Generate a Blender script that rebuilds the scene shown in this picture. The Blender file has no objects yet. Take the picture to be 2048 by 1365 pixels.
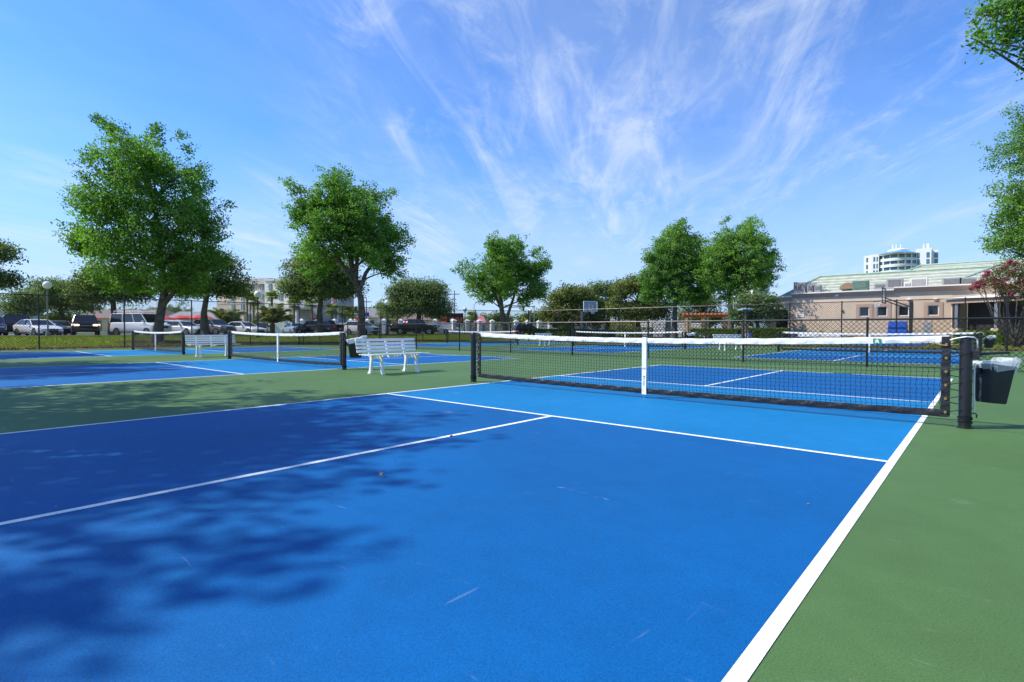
import bpy, bmesh, math, random
import numpy as np
from mathutils import Vector, Matrix
random.seed(7); rng = np.random.default_rng(11)
S = bpy.context.scene
COL = S.collection
R_ = math.radians

# ------------------------------------------------------------------ camera
CAM = np.array([3.5068, -6.7095, 0.9324])
YAW, PITCH, ROLL, F = -0.725728, -0.020531, 0.0017877, 1067.36
cd = bpy.data.cameras.new('camera'); cam = bpy.data.objects.new('camera', cd); COL.objects.link(cam)
cd.sensor_width = 36; cd.lens = 36 * F / 2048; cd.clip_start = 0.05; cd.clip_end = 3000
cy_, sy_, cp_, sp_ = math.cos(YAW), math.sin(YAW), math.cos(PITCH), math.sin(PITCH)
fw = Vector((sy_ * cp_, cy_ * cp_, sp_)); rt = Vector((cy_, -sy_, 0)); up = rt.cross(fw)
r2 = rt * math.cos(ROLL) + up * math.sin(ROLL); u2 = -rt * math.sin(ROLL) + up * math.cos(ROLL)
m3 = Matrix((r2, u2, -fw)).transposed()
cam.matrix_world = Matrix.Translation(Vector(CAM)) @ m3.to_4x4()
S.camera = cam

# ------------------------------------------------------------------ world, sun, exposure
SUN = Vector((-0.745, -0.667, 1.02)).normalized()
W = bpy.data.worlds.new('World'); S.world = W; W.use_nodes = True
nt = W.node_tree; N = nt.nodes; L = nt.links; N.clear()
out = N.new('ShaderNodeOutputWorld'); bg = N.new('ShaderNodeBackground'); bg.inputs[1].default_value = 0.145
sky = N.new('ShaderNodeTexSky'); sky.sky_type = 'NISHITA'; sky.sun_disc = False
sky.sun_elevation = math.asin(SUN.z); sky.sun_rotation = math.atan2(SUN.x, SUN.y)
sky.air_density = 1.0; sky.dust_density = 0.35; sky.ozone_density = 3.2; sky.altitude = 0
hs = N.new('ShaderNodeMix'); hs.data_type = 'RGBA'; hs.blend_type = 'MULTIPLY'; hs.inputs['Factor'].default_value = 1   # one even colour balance for the whole sky
L.new(sky.outputs[0], hs.inputs['A']); hs.inputs['B'].default_value = (0.45, 0.79, 1.24, 1)
tc = N.new('ShaderNodeTexCoord'); sep = N.new('ShaderNodeSeparateXYZ'); L.new(tc.outputs['Generated'], sep.inputs[0])
def mth(op, a, b=None, c=None, clamp=False):
    n = N.new('ShaderNodeMath'); n.operation = op; n.use_clamp = clamp
    for i, v in enumerate((a, b, c)):
        if v is None: continue
        if isinstance(v, (int, float)): n.inputs[i].default_value = v
        else: L.new(v, n.inputs[i])
    return n.outputs[0]
zz = mth('ADD', mth('MAXIMUM', sep.outputs[2], 0.0), 0.07)
pu = mth('DIVIDE', sep.outputs[0], zz); pv = mth('DIVIDE', sep.outputs[1], zz)
# cirrus lies in a sheet high above; its streaks run along one wind direction
wx, wy = -0.5, 0.866
al = mth('ADD', mth('MULTIPLY', pu, wx), mth('MULTIPLY', pv, wy))
ac = mth('SUBTRACT', mth('ADD', mth('MULTIPLY', pu, wy), mth('MULTIPLY', pv, -wx)), 0.30)
def cmb(x, y, z=0.0):
    n = N.new('ShaderNodeCombineXYZ')
    for i, v in enumerate((x, y, z)):
        if isinstance(v, (int, float)): n.inputs[i].default_value = v
        else: L.new(v, n.inputs[i])
    return n.outputs[0]
def wnoise(vec, scale, detail, rough, dist=0.0):
    n = N.new('ShaderNodeTexNoise'); n.inputs['Scale'].default_value = scale; n.inputs['Detail'].default_value = detail
    n.inputs['Roughness'].default_value = rough; n.inputs['Distortion'].default_value = dist
    L.new(vec, n.inputs['Vector']); return n.outputs['Fac']
def ramp(v, a, b):
    n = N.new('ShaderNodeMapRange'); n.interpolation_type = 'SMOOTHSTEP'
    n.inputs['From Min'].default_value = a; n.inputs['From Max'].default_value = b
    L.new(v, n.inputs['Value']); return n.outputs[0]
streak = wnoise(cmb(mth('MULTIPLY', ac, 2.6), mth('MULTIPLY', al, 0.55), 5.2), 1.0, 10, 0.66, 1.1)
fleece = wnoise(cmb(mth('MULTIPLY', ac, 5.0), mth('MULTIPLY', al, 2.6), 2.2), 1.0, 9, 0.7, 0.6)
patch = wnoise(cmb(mth('MULTIPLY', ac, 1.05), mth('MULTIPLY', al, 0.38), 3.3), 1.0, 3, 0.5, 0.3)
c1 = mth('MULTIPLY', ramp(streak, 0.44, 0.80), ramp(patch, 0.36, 0.60))
c2 = mth('MULTIPLY', mth('MULTIPLY', ramp(fleece, 0.46, 0.80), ramp(patch, 0.38, 0.62)), 0.55)
veil = mth('MULTIPLY', ramp(wnoise(cmb(mth('MULTIPLY', ac, 0.5), mth('MULTIPLY', al, 0.30), 5.5), 1.0, 6, 0.6, 0.5), 0.34, 0.72), 0.30)
cl = mth('ADD', mth('ADD', c1, c2), veil, clamp=True)
# pale haze painted into the sky as a gradient toward the horizon
low = mth('MULTIPLY', mth('SUBTRACT', 1.0, ramp(sep.outputs[2], -0.02, 0.36)), 0.80)
fa = mth('MULTIPLY', cl, 0.64, clamp=True)
mh = N.new('ShaderNodeMix'); mh.data_type = 'RGBA'; L.new(low, mh.inputs['Factor']); L.new(hs.outputs['Result'], mh.inputs['A']); mh.inputs['B'].default_value = (2.7, 3.5, 4.7, 1)
mx = N.new('ShaderNodeMix'); mx.data_type = 'RGBA'
L.new(fa, mx.inputs['Factor']); L.new(mh.outputs['Result'], mx.inputs['A']); mx.inputs['B'].default_value = (4.0, 4.5, 5.2, 1)
L.new(mx.outputs['Result'], bg.inputs[0]); L.new(bg.outputs[0], out.inputs[0])

sd = bpy.data.lights.new('sun', 'SUN'); so = bpy.data.objects.new('sun', sd); COL.objects.link(so)
sd.energy = 4.6; sd.angle = R_(0.53); sd.color = (1.0, 0.955, 0.88)
so.rotation_euler = SUN.to_track_quat('Z', 'Y').to_euler(); so.location = (-40, -40, 60)
S.view_settings.view_transform = 'Standard'; S.view_settings.look = 'None'
S.view_settings.exposure = 0.48; S.view_settings.gamma = 1
S.render.engine = 'CYCLES'
try:
    S.cycles.max_bounces = 8; S.cycles.transparent_max_bounces = 8
    S.cycles.use_adaptive_sampling = True
except Exception: pass

# ------------------------------------------------------------------ helpers
RT = np.array([cy_, -sy_]); FW = np.array([sy_, cy_])
def at(px, d):            # ground position seen at column px, d metres out along the view
    p = CAM[:2] + RT * ((px - 1024) / F * d) + FW * d
    return float(p[0]), float(p[1])
def hy(px): return 660.1 + 0.0018 * (px - 1024)
def zat(px, py, d): return float(CAM[2] + (hy(px) - py) * d / F)
def sm(t): t = min(1, max(0, t)); return t * t * (3 - 2 * t)
def gz(x, y): return 0.34 * sm((-x - 35) / 15) + 0.0

MATS = {}
def mat(name, col, rough=0.55, var=0.12, scale=6.0, bump=0.0, bscale=60.0, metal=0.0, spec=0.5, col2=None, trans=0.0, emit=0.0, alpha=1.0, coat=0.0):
    if name in MATS: return MATS[name]
    m = bpy.data.materials.new(name); m.use_nodes = True; t = m.node_tree; n = t.nodes; b = n['Principled BSDF']
    b.inputs['Roughness'].default_value = rough; b.inputs['Metallic'].default_value = metal
    b.inputs['Specular IOR Level'].default_value = spec; b.inputs['Coat Weight'].default_value = coat
    tcx = n.new('ShaderNodeTexCoord'); no = n.new('ShaderNodeTexNoise'); no.inputs['Scale'].default_value = scale; no.inputs['Detail'].default_value = 5
    t.links.new(tcx.outputs['Object'], no.inputs['Vector'])
    mr = n.new('ShaderNodeMapRange'); mr.inputs['From Min'].default_value = 0.3; mr.inputs['From Max'].default_value = 0.7
    t.links.new(no.outputs['Fac'], mr.inputs['Value'])
    mi = n.new('ShaderNodeMix'); mi.data_type = 'RGBA'
    if col2 is None: col2 = tuple(min(1, c * (1 + var)) for c in col); colA = tuple(c * (1 - var) for c in col)
    else: colA = col
    mi.inputs['A'].default_value = (*colA, 1); mi.inputs['B'].default_value = (*col2, 1)
    t.links.new(mr.outputs[0], mi.inputs['Factor']); t.links.new(mi.outputs['Result'], b.inputs['Base Color'])
    if bump:
        n2 = n.new('ShaderNodeTexNoise'); n2.inputs['Scale'].default_value = bscale; n2.inputs['Detail'].default_value = 4
        t.links.new(tcx.outputs['Object'], n2.inputs['Vector'])
        bp = n.new('ShaderNodeBump'); bp.inputs['Strength'].default_value = bump; bp.inputs['Distance'].default_value = 0.02
        t.links.new(n2.outputs['Fac'], bp.inputs['Height']); t.links.new(bp.outputs[0], b.inputs['Normal'])
    if trans: b.inputs['Transmission Weight'].default_value = trans
    if alpha < 1: b.inputs['Alpha'].default_value = alpha
    if emit:
        b.inputs['Emission Color'].default_value = (*col, 1); b.inputs['Emission Strength'].default_value = emit
    MATS[name] = m; return m

def leafmat(name, c_dark, c_light, tr, tw=0.42):
    m = bpy.data.materials.new(name); m.use_nodes = True; t = m.node_tree; n = t.nodes; n.clear()
    o = n.new('ShaderNodeOutputMaterial'); at_ = n.new('ShaderNodeAttribute'); at_.attribute_name = 'tint'
    mi = n.new('ShaderNodeMix'); mi.data_type = 'RGBA'; mi.inputs['A'].default_value = (*c_dark, 1); mi.inputs['B'].default_value = (*c_light, 1)
    t.links.new(at_.outputs['Fac'], mi.inputs['Factor'])
    pb = n.new('ShaderNodeBsdfPrincipled'); pb.inputs['Roughness'].default_value = 0.62; pb.inputs['Specular IOR Level'].default_value = 0.18
    t.links.new(mi.outputs['Result'], pb.inputs['Base Color'])
    ml = n.new('ShaderNodeMix'); ml.data_type = 'RGBA'; ml.blend_type = 'MULTIPLY'; ml.inputs['Factor'].default_value = 1
    t.links.new(mi.outputs['Result'], ml.inputs['A']); ml.inputs['B'].default_value = (*tr, 1)
    tb = n.new('ShaderNodeBsdfTranslucent'); t.links.new(ml.outputs['Result'], tb.inputs['Color'])
    ms = n.new('ShaderNodeMixShader'); ms.inputs[0].default_value = tw
    t.links.new(pb.outputs[0], ms.inputs[1]); t.links.new(tb.outputs[0], ms.inputs[2]); t.links.new(ms.outputs[0], o.inputs['Surface'])
    MATS[name] = m; return m

class MB:
    def __init__(s): s.v = []; s.f = []
    def add(s, vs, fs):
        k = len(s.v); s.v += [tuple(p) for p in vs]; s.f += [tuple(i + k for i in f) for f in fs]; return s
    def box(s, x0, x1, y0, y1, z0, z1):
        return s.add([(x0, y0, z0), (x1, y0, z0), (x1, y1, z0), (x0, y1, z0), (x0, y0, z1), (x1, y0, z1), (x1, y1, z1), (x0, y1, z1)],
                     [(0, 3, 2, 1), (4, 5, 6, 7), (0, 1, 5, 4), (1, 2, 6, 5), (2, 3, 7, 6), (3, 0, 4, 7)])
    def hexa(s, p): return s.add(p, [(0, 3, 2, 1), (4, 5, 6, 7), (0, 1, 5, 4), (1, 2, 6, 5), (2, 3, 7, 6), (3, 0, 4, 7)])
    def tube(s, pts, rad, n=8, cap=True):
        pts = [Vector(p) for p in pts]
        if not hasattr(rad, '__len__'): rad = [rad] * len(pts)
        k = len(s.v); prev = None
        for i, p in enumerate(pts):
            d = (pts[min(i + 1, len(pts) - 1)] - pts[max(i - 1, 0)]).normalized()
            if prev is None:
                a = d.cross(Vector((0, 0, 1)) if abs(d.z) < 0.9 else Vector((1, 0, 0))).normalized()
            else: a = (prev - d * prev.dot(d)).normalized()
            prev = a; b = d.cross(a)
            for j in range(n):
                t = 2 * math.pi * j / n; s.v.append(tuple(p + (a * math.cos(t) + b * math.sin(t)) * rad[i]))
        for i in range(len(pts) - 1):
            for j in range(n):
                j2 = (j + 1) % n; s.f.append((k + i * n + j, k + i * n + j2, k + (i + 1) * n + j2, k + (i + 1) * n + j))
        if cap:
            s.f.append(tuple(k + j for j in range(n))[::-1]); q = k + (len(pts) - 1) * n; s.f.append(tuple(q + j for j in range(n)))
        return s
    def lathe(s, prof, n=16, c=(0, 0, 0)):
        k = len(s.v)
        for r, z in prof:
            for j in range(n):
                t = 2 * math.pi * j / n; s.v.append((c[0] + r * math.cos(t), c[1] + r * math.sin(t), c[2] + z))
        for i in range(len(prof) - 1):
            for j in range(n):
                j2 = (j + 1) % n; s.f.append((k + i * n + j, k + i * n + j2, k + (i + 1) * n + j2, k + (i + 1) * n + j))
        s.f.append(tuple(k + j for j in range(n))[::-1]); q = k + (len(prof) - 1) * n; s.f.append(tuple(q + j for j in range(n)))
        return s
    def prism(s, poly, a, b, axis='y'):   # outline extruded between a and b along an axis
        n = len(poly); g = {'y': lambda u, w, t: (u, t, w), 'x': lambda u, w, t: (t, u, w), 'z': lambda u, w, t: (u, w, t)}[axis]
        vs = [g(u, w, a) for u, w in poly] + [g(u, w, b) for u, w in poly]
        return s.add(vs, [tuple(range(n)), tuple(range(2 * n - 1, n - 1, -1))] + [(i, i + n, (i + 1) % n + n, (i + 1) % n) for i in range(n)])
    def mesh(s, name, m, smooth=False, bevel=0.0):
        me = bpy.data.meshes.new(name); me.from_pydata(s.v, [], s.f); me.materials.append(m)
        bm = bmesh.new(); bm.from_mesh(me)
        bmesh.ops.recalc_face_normals(bm, faces=bm.faces)
        if bevel:
            bmesh.ops.bevel(bm, geom=[e for e in bm.edges if len(e.link_faces) == 2 and e.calc_face_angle(0) > 0.5], offset=bevel, segments=2, affect='EDGES', profile=0.6, clamp_overlap=True)
        bm.to_mesh(me); bm.free()
        if smooth:
            me.shade_smooth()
            try: me.set_sharp_from_angle(angle=R_(38))
            except Exception: pass
        me.update(); return me
    def build(s, name, m, parent=None, smooth=False, bevel=0.0, **kw):
        return link(name, s.mesh(name, m, smooth, bevel), parent, **kw)
def link(name, me, parent=None, loc=None, rz=None, label=None, cat=None, group=None, kind=None):
    o = bpy.data.objects.new(name, me); COL.objects.link(o)
    if parent: o.parent = parent
    if loc: o.location = loc
    if rz is not None: o.rotation_euler = (0, 0, rz)
    return tag(o, label, cat, group, kind)
def tag(o, label=None, cat=None, group=None, kind=None):
    for k, v in (('label', label), ('category', cat), ('group', group), ('kind', kind)):
        if v: o[k] = v
    return o
def thing(name, loc, label, cat, rz=0.0, group=None):
    return link(name, None, None, loc, rz, label, cat, group)
def kids(o): return [c for c in COL.objects if c.parent == o]
def copy_tree(o, loc, rz=None, label=None, parent=None, scale=None):
    c = o.copy(); COL.objects.link(c)
    if parent: c.parent = parent
    else:
        c.location = loc
        if rz is not None: c.rotation_euler = (0, 0, rz)
        if label: c['label'] = label
        if scale: c.scale = scale
    for ch in o.children: copy_tree(ch, None, parent=c)
    return c
def bl(x0, x1, y0, y1, z): return MB().add([(x0, y0, z), (x1, y0, z), (x1, y1, z), (x0, y1, z)], [(0, 1, 2, 3)])

# ------------------------------------------------------------------ surface materials
def courtmat(name, col, rough=0.62, scuff=0.75, scol=None):
    m = bpy.data.materials.new(name); m.use_nodes = True; t = m.node_tree; n = t.nodes; k = t.links; b = n['Principled BSDF']
    b.inputs['Roughness'].default_value = rough; b.inputs['Specular IOR Level'].default_value = 0.16
    g = n.new('ShaderNodeNewGeometry')
    def ns(scale, det, ro=0.55, vec=None, dist=0):
        q = n.new('ShaderNodeTexNoise'); q.inputs['Scale'].default_value = scale; q.inputs['Detail'].default_value = det
        q.inputs['Roughness'].default_value = ro; q.inputs['Distortion'].default_value = dist
        k.new(vec or g.outputs['Position'], q.inputs['Vector']); return q.outputs['Fac']
    def mr(v, a, c, lo=0.0, hi=1.0):
        q = n.new('ShaderNodeMapRange'); q.inputs['From Min'].default_value = a; q.inputs['From Max'].default_value = c
        q.inputs['To Min'].default_value = lo; q.inputs['To Max'].default_value = hi; k.new(v, q.inputs['Value']); return q.outputs[0]
    def mul(a, c):
        q = n.new('ShaderNodeMath'); q.operation = 'MULTIPLY'; k.new(a, q.inputs[0])
        if isinstance(c, float): q.inputs[1].default_value = c
        else: k.new(c, q.inputs[1])
        return q.outputs[0]
    big = mr(ns(0.45, 6, 0.6), 0.3, 0.7, 0.88, 1.11); mid = mr(ns(5.0, 6, 0.65), 0.3, 0.7, 0.93, 1.07)
    grain = mr(ns(150.0, 3, 0.7), 0.25, 0.75, 0.66, 1.34)
    val = mul(mul(big, mid), grain)
    mi = n.new('ShaderNodeMix'); mi.data_type = 'RGBA'; mi.blend_type = 'MULTIPLY'; mi.inputs['Factor'].default_value = 1
    mi.inputs['A'].default_value = (*col, 1); k.new(val, mi.inputs['B'])
    # drag marks and ball scuffs
    mp = n.new('ShaderNodeMapping'); mp.inputs['Rotation'].default_value = (0, 0, 0.9); mp.inputs['Scale'].default_value = (1.1, 6.5, 1)
    k.new(g.outputs['Position'], mp.inputs['Vector'])
    s1 = mr(ns(2.2, 4, 0.6, mp.outputs[0], 1.2), 0.65, 0.75); s2 = mr(ns(17.0, 3, 0.6), 0.44, 0.62)
    mp2 = n.new('ShaderNodeMapping'); mp2.inputs['Rotation'].default_value = (0, 0, -0.35); mp2.inputs['Scale'].default_value = (9.0, 0.9, 1)
    k.new(g.outputs['Position'], mp2.inputs['Vector'])
    s3 = mr(ns(3.0, 3, 0.5, mp2.outputs[0], 0.5), 0.73, 0.79)
    vo = n.new('ShaderNodeTexVoronoi'); vo.inputs['Scale'].default_value = 0.9; k.new(g.outputs['Position'], vo.inputs['Vector'])
    spot = mul(mr(vo.outputs['Distance'], 0.085, 0.035), mr(ns(30.0, 4, 0.7), 0.40, 0.60))
    mx0 = n.new('ShaderNodeMath'); mx0.operation = 'MAXIMUM'; k.new(mul(spot, 1.0), mx0.inputs[0]); k.new(mul(s3, 0.6), mx0.inputs[1])
    ad = n.new('ShaderNodeMath'); ad.operation = 'MAXIMUM'; k.new(mul(s1, s2), ad.inputs[0]); k.new(mx0.outputs[0], ad.inputs[1])
    mi2 = n.new('ShaderNodeMix'); mi2.data_type = 'RGBA'; k.new(mul(ad.outputs[0], scuff), mi2.inputs['Factor'])
    k.new(mi.outputs['Result'], mi2.inputs['A']); mi2.inputs['B'].default_value = (*(scol or [min(1, c * 0.75 + 0.14) for c in col]), 1)
    k.new(mi2.outputs['Result'], b.inputs['Base Color'])
    bp = n.new('ShaderNodeBump'); bp.inputs['Strength'].default_value = 0.35; bp.inputs['Distance'].default_value = 0.004
    k.new(ns(260.0, 3, 0.6), bp.inputs['Height']); k.new(bp.outputs[0], b.inputs['Normal'])
    MATS[name] = m; return m
BLUE = courtmat('court blue acrylic', (0.001, 0.092, 0.280)); KITCH = courtmat('kitchen blue acrylic', (0.004, 0.158, 0.370))
GREEN = courtmat('court green acrylic', (0.072, 0.143, 0.046)); LINE = courtmat('line paint', (0.76, 0.77, 0.74), 0.6, 0.6, (0.40, 0.46, 0.50))
GRASS = mat('lawn soil and turf', (0.12, 0.16, 0.025), 0.9, col2=(0.23, 0.26, 0.05), scale=0.9, bump=0.6, bscale=25, spec=0.1)
MULCH = mat('pine bark mulch', (0.10, 0.055, 0.032), 0.95, col2=(0.24, 0.14, 0.085), scale=9, bump=1.0, bscale=40, spec=0.1)
ASPH = mat('asphalt', (0.10, 0.10, 0.105), 0.85, var=0.15, scale=1.5, bump=0.3, bscale=80, spec=0.2)
CONC = mat('concrete', (0.42, 0.40, 0.37), 0.85, var=0.10, scale=3, bump=0.2, spec=0.2)
BLK = mat('black powder coat', (0.012, 0.012, 0.014), 0.32, scale=20, spec=0.5)
BLKV = mat('black vinyl', (0.014, 0.014, 0.016), 0.42, bump=0.5, bscale=30, spec=0.5)
WHV = mat('white vinyl band', (0.80, 0.80, 0.78), 0.5, var=0.06, scale=7, bump=0.55, bscale=16)
WHP = mat('white moulded plastic', (0.80, 0.80, 0.78), 0.38, var=0.04, scale=10)
CORD = mat('black net cord', (0.010, 0.012, 0.014), 0.75, spec=0.2)
WIRE = mat('black coated wire', (0.010, 0.011, 0.011), 0.75, spec=0.1)
GALV = mat('galvanised steel', (0.32, 0.33, 0.34), 0.45, metal=0.7)
BRASS = mat('brass', (0.62, 0.40, 0.12), 0.35, metal=0.8)
BINM = mat('black bin plastic', (0.036, 0.036, 0.040), 0.62, spec=0.25, bump=0.1, bscale=120)
TAN = mat('tan cord', (0.45, 0.30, 0.12), 0.8)

# ------------------------------------------------------------------ ground
def ground():
    xs = sorted(set([-1500, -700, -400, -250, -160, -120, -95, -80, -70, -62, -56, -52, -48, -45, -42, -39, -36, -33, -30, -20, -10, 0, 10, 30, 60, 120, 300, 700, 1500]))
    ys = sorted(set([-1500, -600, -250, -100, -50, -20, -10, 0, 10, 20, 30, 45, 60, 90, 140, 250, 400, 700, 1500]))
    b = MB(); b.v = [(x, y, gz(x, y) - 0.03) for y in ys for x in xs]; n = len(xs)
    b.f = [(j * n + i, j * n + i + 1, (j + 1) * n + i + 1, (j + 1) * n + i) for j in range(len(ys) - 1) for i in range(n - 1)]
    b.build('ground', GRASS, kind='structure', smooth=True)
ground()
PX0, PX1, PY0, PY1 = -28.75, 9.5, -10.2, 27.0
MB().box(PX0, PX1, PY0, PY1, -0.2, 0).build('court_pad', GREEN, kind='structure')
# mulch beds outside the fence
def strip(name, pts, m, z=0.006, kind='structure'):
    b = MB(); n = len(pts) // 2; b.v = [(x, y, gz(x, y) + z) for x, y in pts]
    b.f = [(i, i + 1, 2 * n - 2 - i, 2 * n - 1 - i) for i in range(n - 1)]
    return b.build(name, m, kind=kind)
def wob(a, b_, n, amp): return [(a[0] + (b_[0] - a[0]) * i / n + random.uniform(-amp, amp), a[1] + (b_[1] - a[1]) * i / n + random.uniform(-amp, amp)) for i in range(n + 1)]
strip('mulch_bed', [(-28.7, y) for y in np.linspace(-14, 19.5, 30)] + wob((-31.6, 19.5), (-31.6, -14), 29, 0.25), MULCH, -0.012)
strip('mulch_bed', [(x, 26.95) for x in np.linspace(-24.5, 12, 30)] + wob((12, 29.4), (-24.5, 29.4), 29, 0.2), MULCH, -0.012)
strip('mulch_bed', [(-28.7, 19.5), (-24.5, 26.95), (-25.6, 29.0), (-31.4, 19.5)], MULCH, -0.012)

# ------------------------------------------------------------------ courts
HW, HL, KZ, LW = 3.048, 6.706, 2.134, 0.051
def sheet(name, x0, x1, y0, y1, z, m, parent): return bl(x0, x1, y0, y1, z).build(name, m, parent)
proto = None
def make_court():
    t = thing('pickleball_court', (0, 0, 0), None, None); t['kind'] = 'structure'
    sheet('baseline_zone', -HW, HW, -HL, -KZ, 0.0015, BLUE, t); sheet('baseline_zone', -HW, HW, KZ, HL, 0.0015, BLUE, t)
    sheet('kitchen', -HW, HW, -KZ, KZ, 0.0015, KITCH, t)
    for s in (-1, 1):
        sheet('sideline', *sorted((s * HW, s * (HW - LW))), -HL, HL, 0.003, LINE, t)
        sheet('baseline', -HW + LW, HW - LW, *sorted((s * HL, s * (HL - LW))), 0.003, LINE, t)
        sheet('kitchen_line', -HW + LW, HW - LW, *sorted((s * KZ, s * (KZ - LW))), 0.003, LINE, t)
        sheet('centre_line', -LW / 2, LW / 2, *sorted((s * KZ, s * (HL - LW))), 0.003, LINE, t)
    return t
CX = (0.0, -11.05, -22.1); CY = (0.0, 18.9)
c0 = make_court()
for j in range(2):
    for i in range(3):
        if i or j: copy_tree(c0, (CX[i], CY[j], 0))
for y in CY: bl(-27.5, 6.0, y - 0.004, y + 0.004, 0.0045).build('expansion_joint', mat('joint filler', (0.02, 0.03, 0.04), 0.9), kind='structure')

# ------------------------------------------------------------------ nets
def sag(x, a=0.885, c=0.825): return c + (a - c) * (x / 3.2) ** 2
def low(x): return 0.062 + 0.028 * (x / 3.2) ** 2
def ribbon(zt, zb, x0, x1, n, th, wr, seed):
    """Vinyl strip along x between two heights, with soft wrinkles and a folded edge."""
    r = random.Random(seed); ph = [r.uniform(0, 6) for _ in range(6)]
    b = MB(); rows = 5
    for i in range(n + 1):
        x = x0 + (x1 - x0) * i / n
        for side in (1, -1):
            for j in range(rows):
                u = j / (rows - 1); z = zt(x) * (1 - u) + zb(x) * u
                w = wr * (math.sin(x * 23 + ph[0] + u * 5) * 0.5 + math.sin(x * 41 + ph[1] - u * 7) * 0.3 + math.sin(x * 9 + ph[2]) * 0.6 + math.sin(x * 71 + u * 3 + ph[3]) * 0.25)
                bulge = th * (0.55 + 0.45 * math.sin(math.pi * u))
                b.v.append((x, side * bulge + w, z + wr * 0.35 * math.sin(x * 17 + ph[4] + u)))
    m = 2 * rows
    for i in range(n):
        a, c = i * m, (i + 1) * m
        for j in range(rows - 1):
            b.f.append((a + j, c + j, c + j + 1, a + j + 1)); b.f.append((a + rows + j, a + rows + j + 1, c + rows + j + 1, c + rows + j))
        b.f.append((a, a + rows, c + rows, c)); b.f.append((a + rows - 1, c + rows - 1, c + 2 * rows - 1, a + 2 * rows - 1))
    b.f.append(tuple([j for j in range(rows)] + [rows + j for j in range(rows - 1, -1, -1)])); q = n * m
    b.f.append(tuple([q + j for j in range(rows)] + [q + rows + j for j in range(rows - 1, -1, -1)])[::-1])
    return b
def cords(cell=0.047, r=0.0024, kink=0.0045):
    b = MB(); x = -3.18
    def line(pts):
        k = len(b.v)
        for p in pts:
            for a in (0, 2.094, 4.189): b.v.append((p[0] + r * math.cos(a) * p[3], p[1] + r * math.sin(a), p[2] + r * math.cos(a) * (1 - p[3])))
        for i in range(len(pts) - 1):
            for j in range(3):
                j2 = (j + 1) % 3; b.f.append((k + i * 3 + j, k + i * 3 + j2, k + i * 3 + 3 + j2, k + i * 3 + 3 + j))
    nx = int(6.36 / cell); nz = 16
    rr = random.Random(3)
    for i in range(nx + 1):
        x = -3.18 + 6.36 * i / nx; zt = sag(x) - 0.05; zb = low(x) + 0.05; pts = []
        for j in range(nz + 1):
            z = zb + (zt - zb) * j / nz
            pts.append((x + kink * (1 if j % 2 else -1) + rr.uniform(-.002, .002), 0.004 * math.sin(x * 3 + j * .5), z, 1))
        line(pts)
    for j in range(1, nz):
        pts = []
        for i in range(0, nx + 1):
            x = -3.18 + 6.36 * i / nx; zt = sag(x) - 0.05; zb = low(x) + 0.05
            pts.append((x, 0.004 * math.sin(x * 3 + j * .5), zb + (zt - zb) * j / nz - 0.002 * ((i + j) % 2), 0))
        line(pts)
    return b
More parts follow.
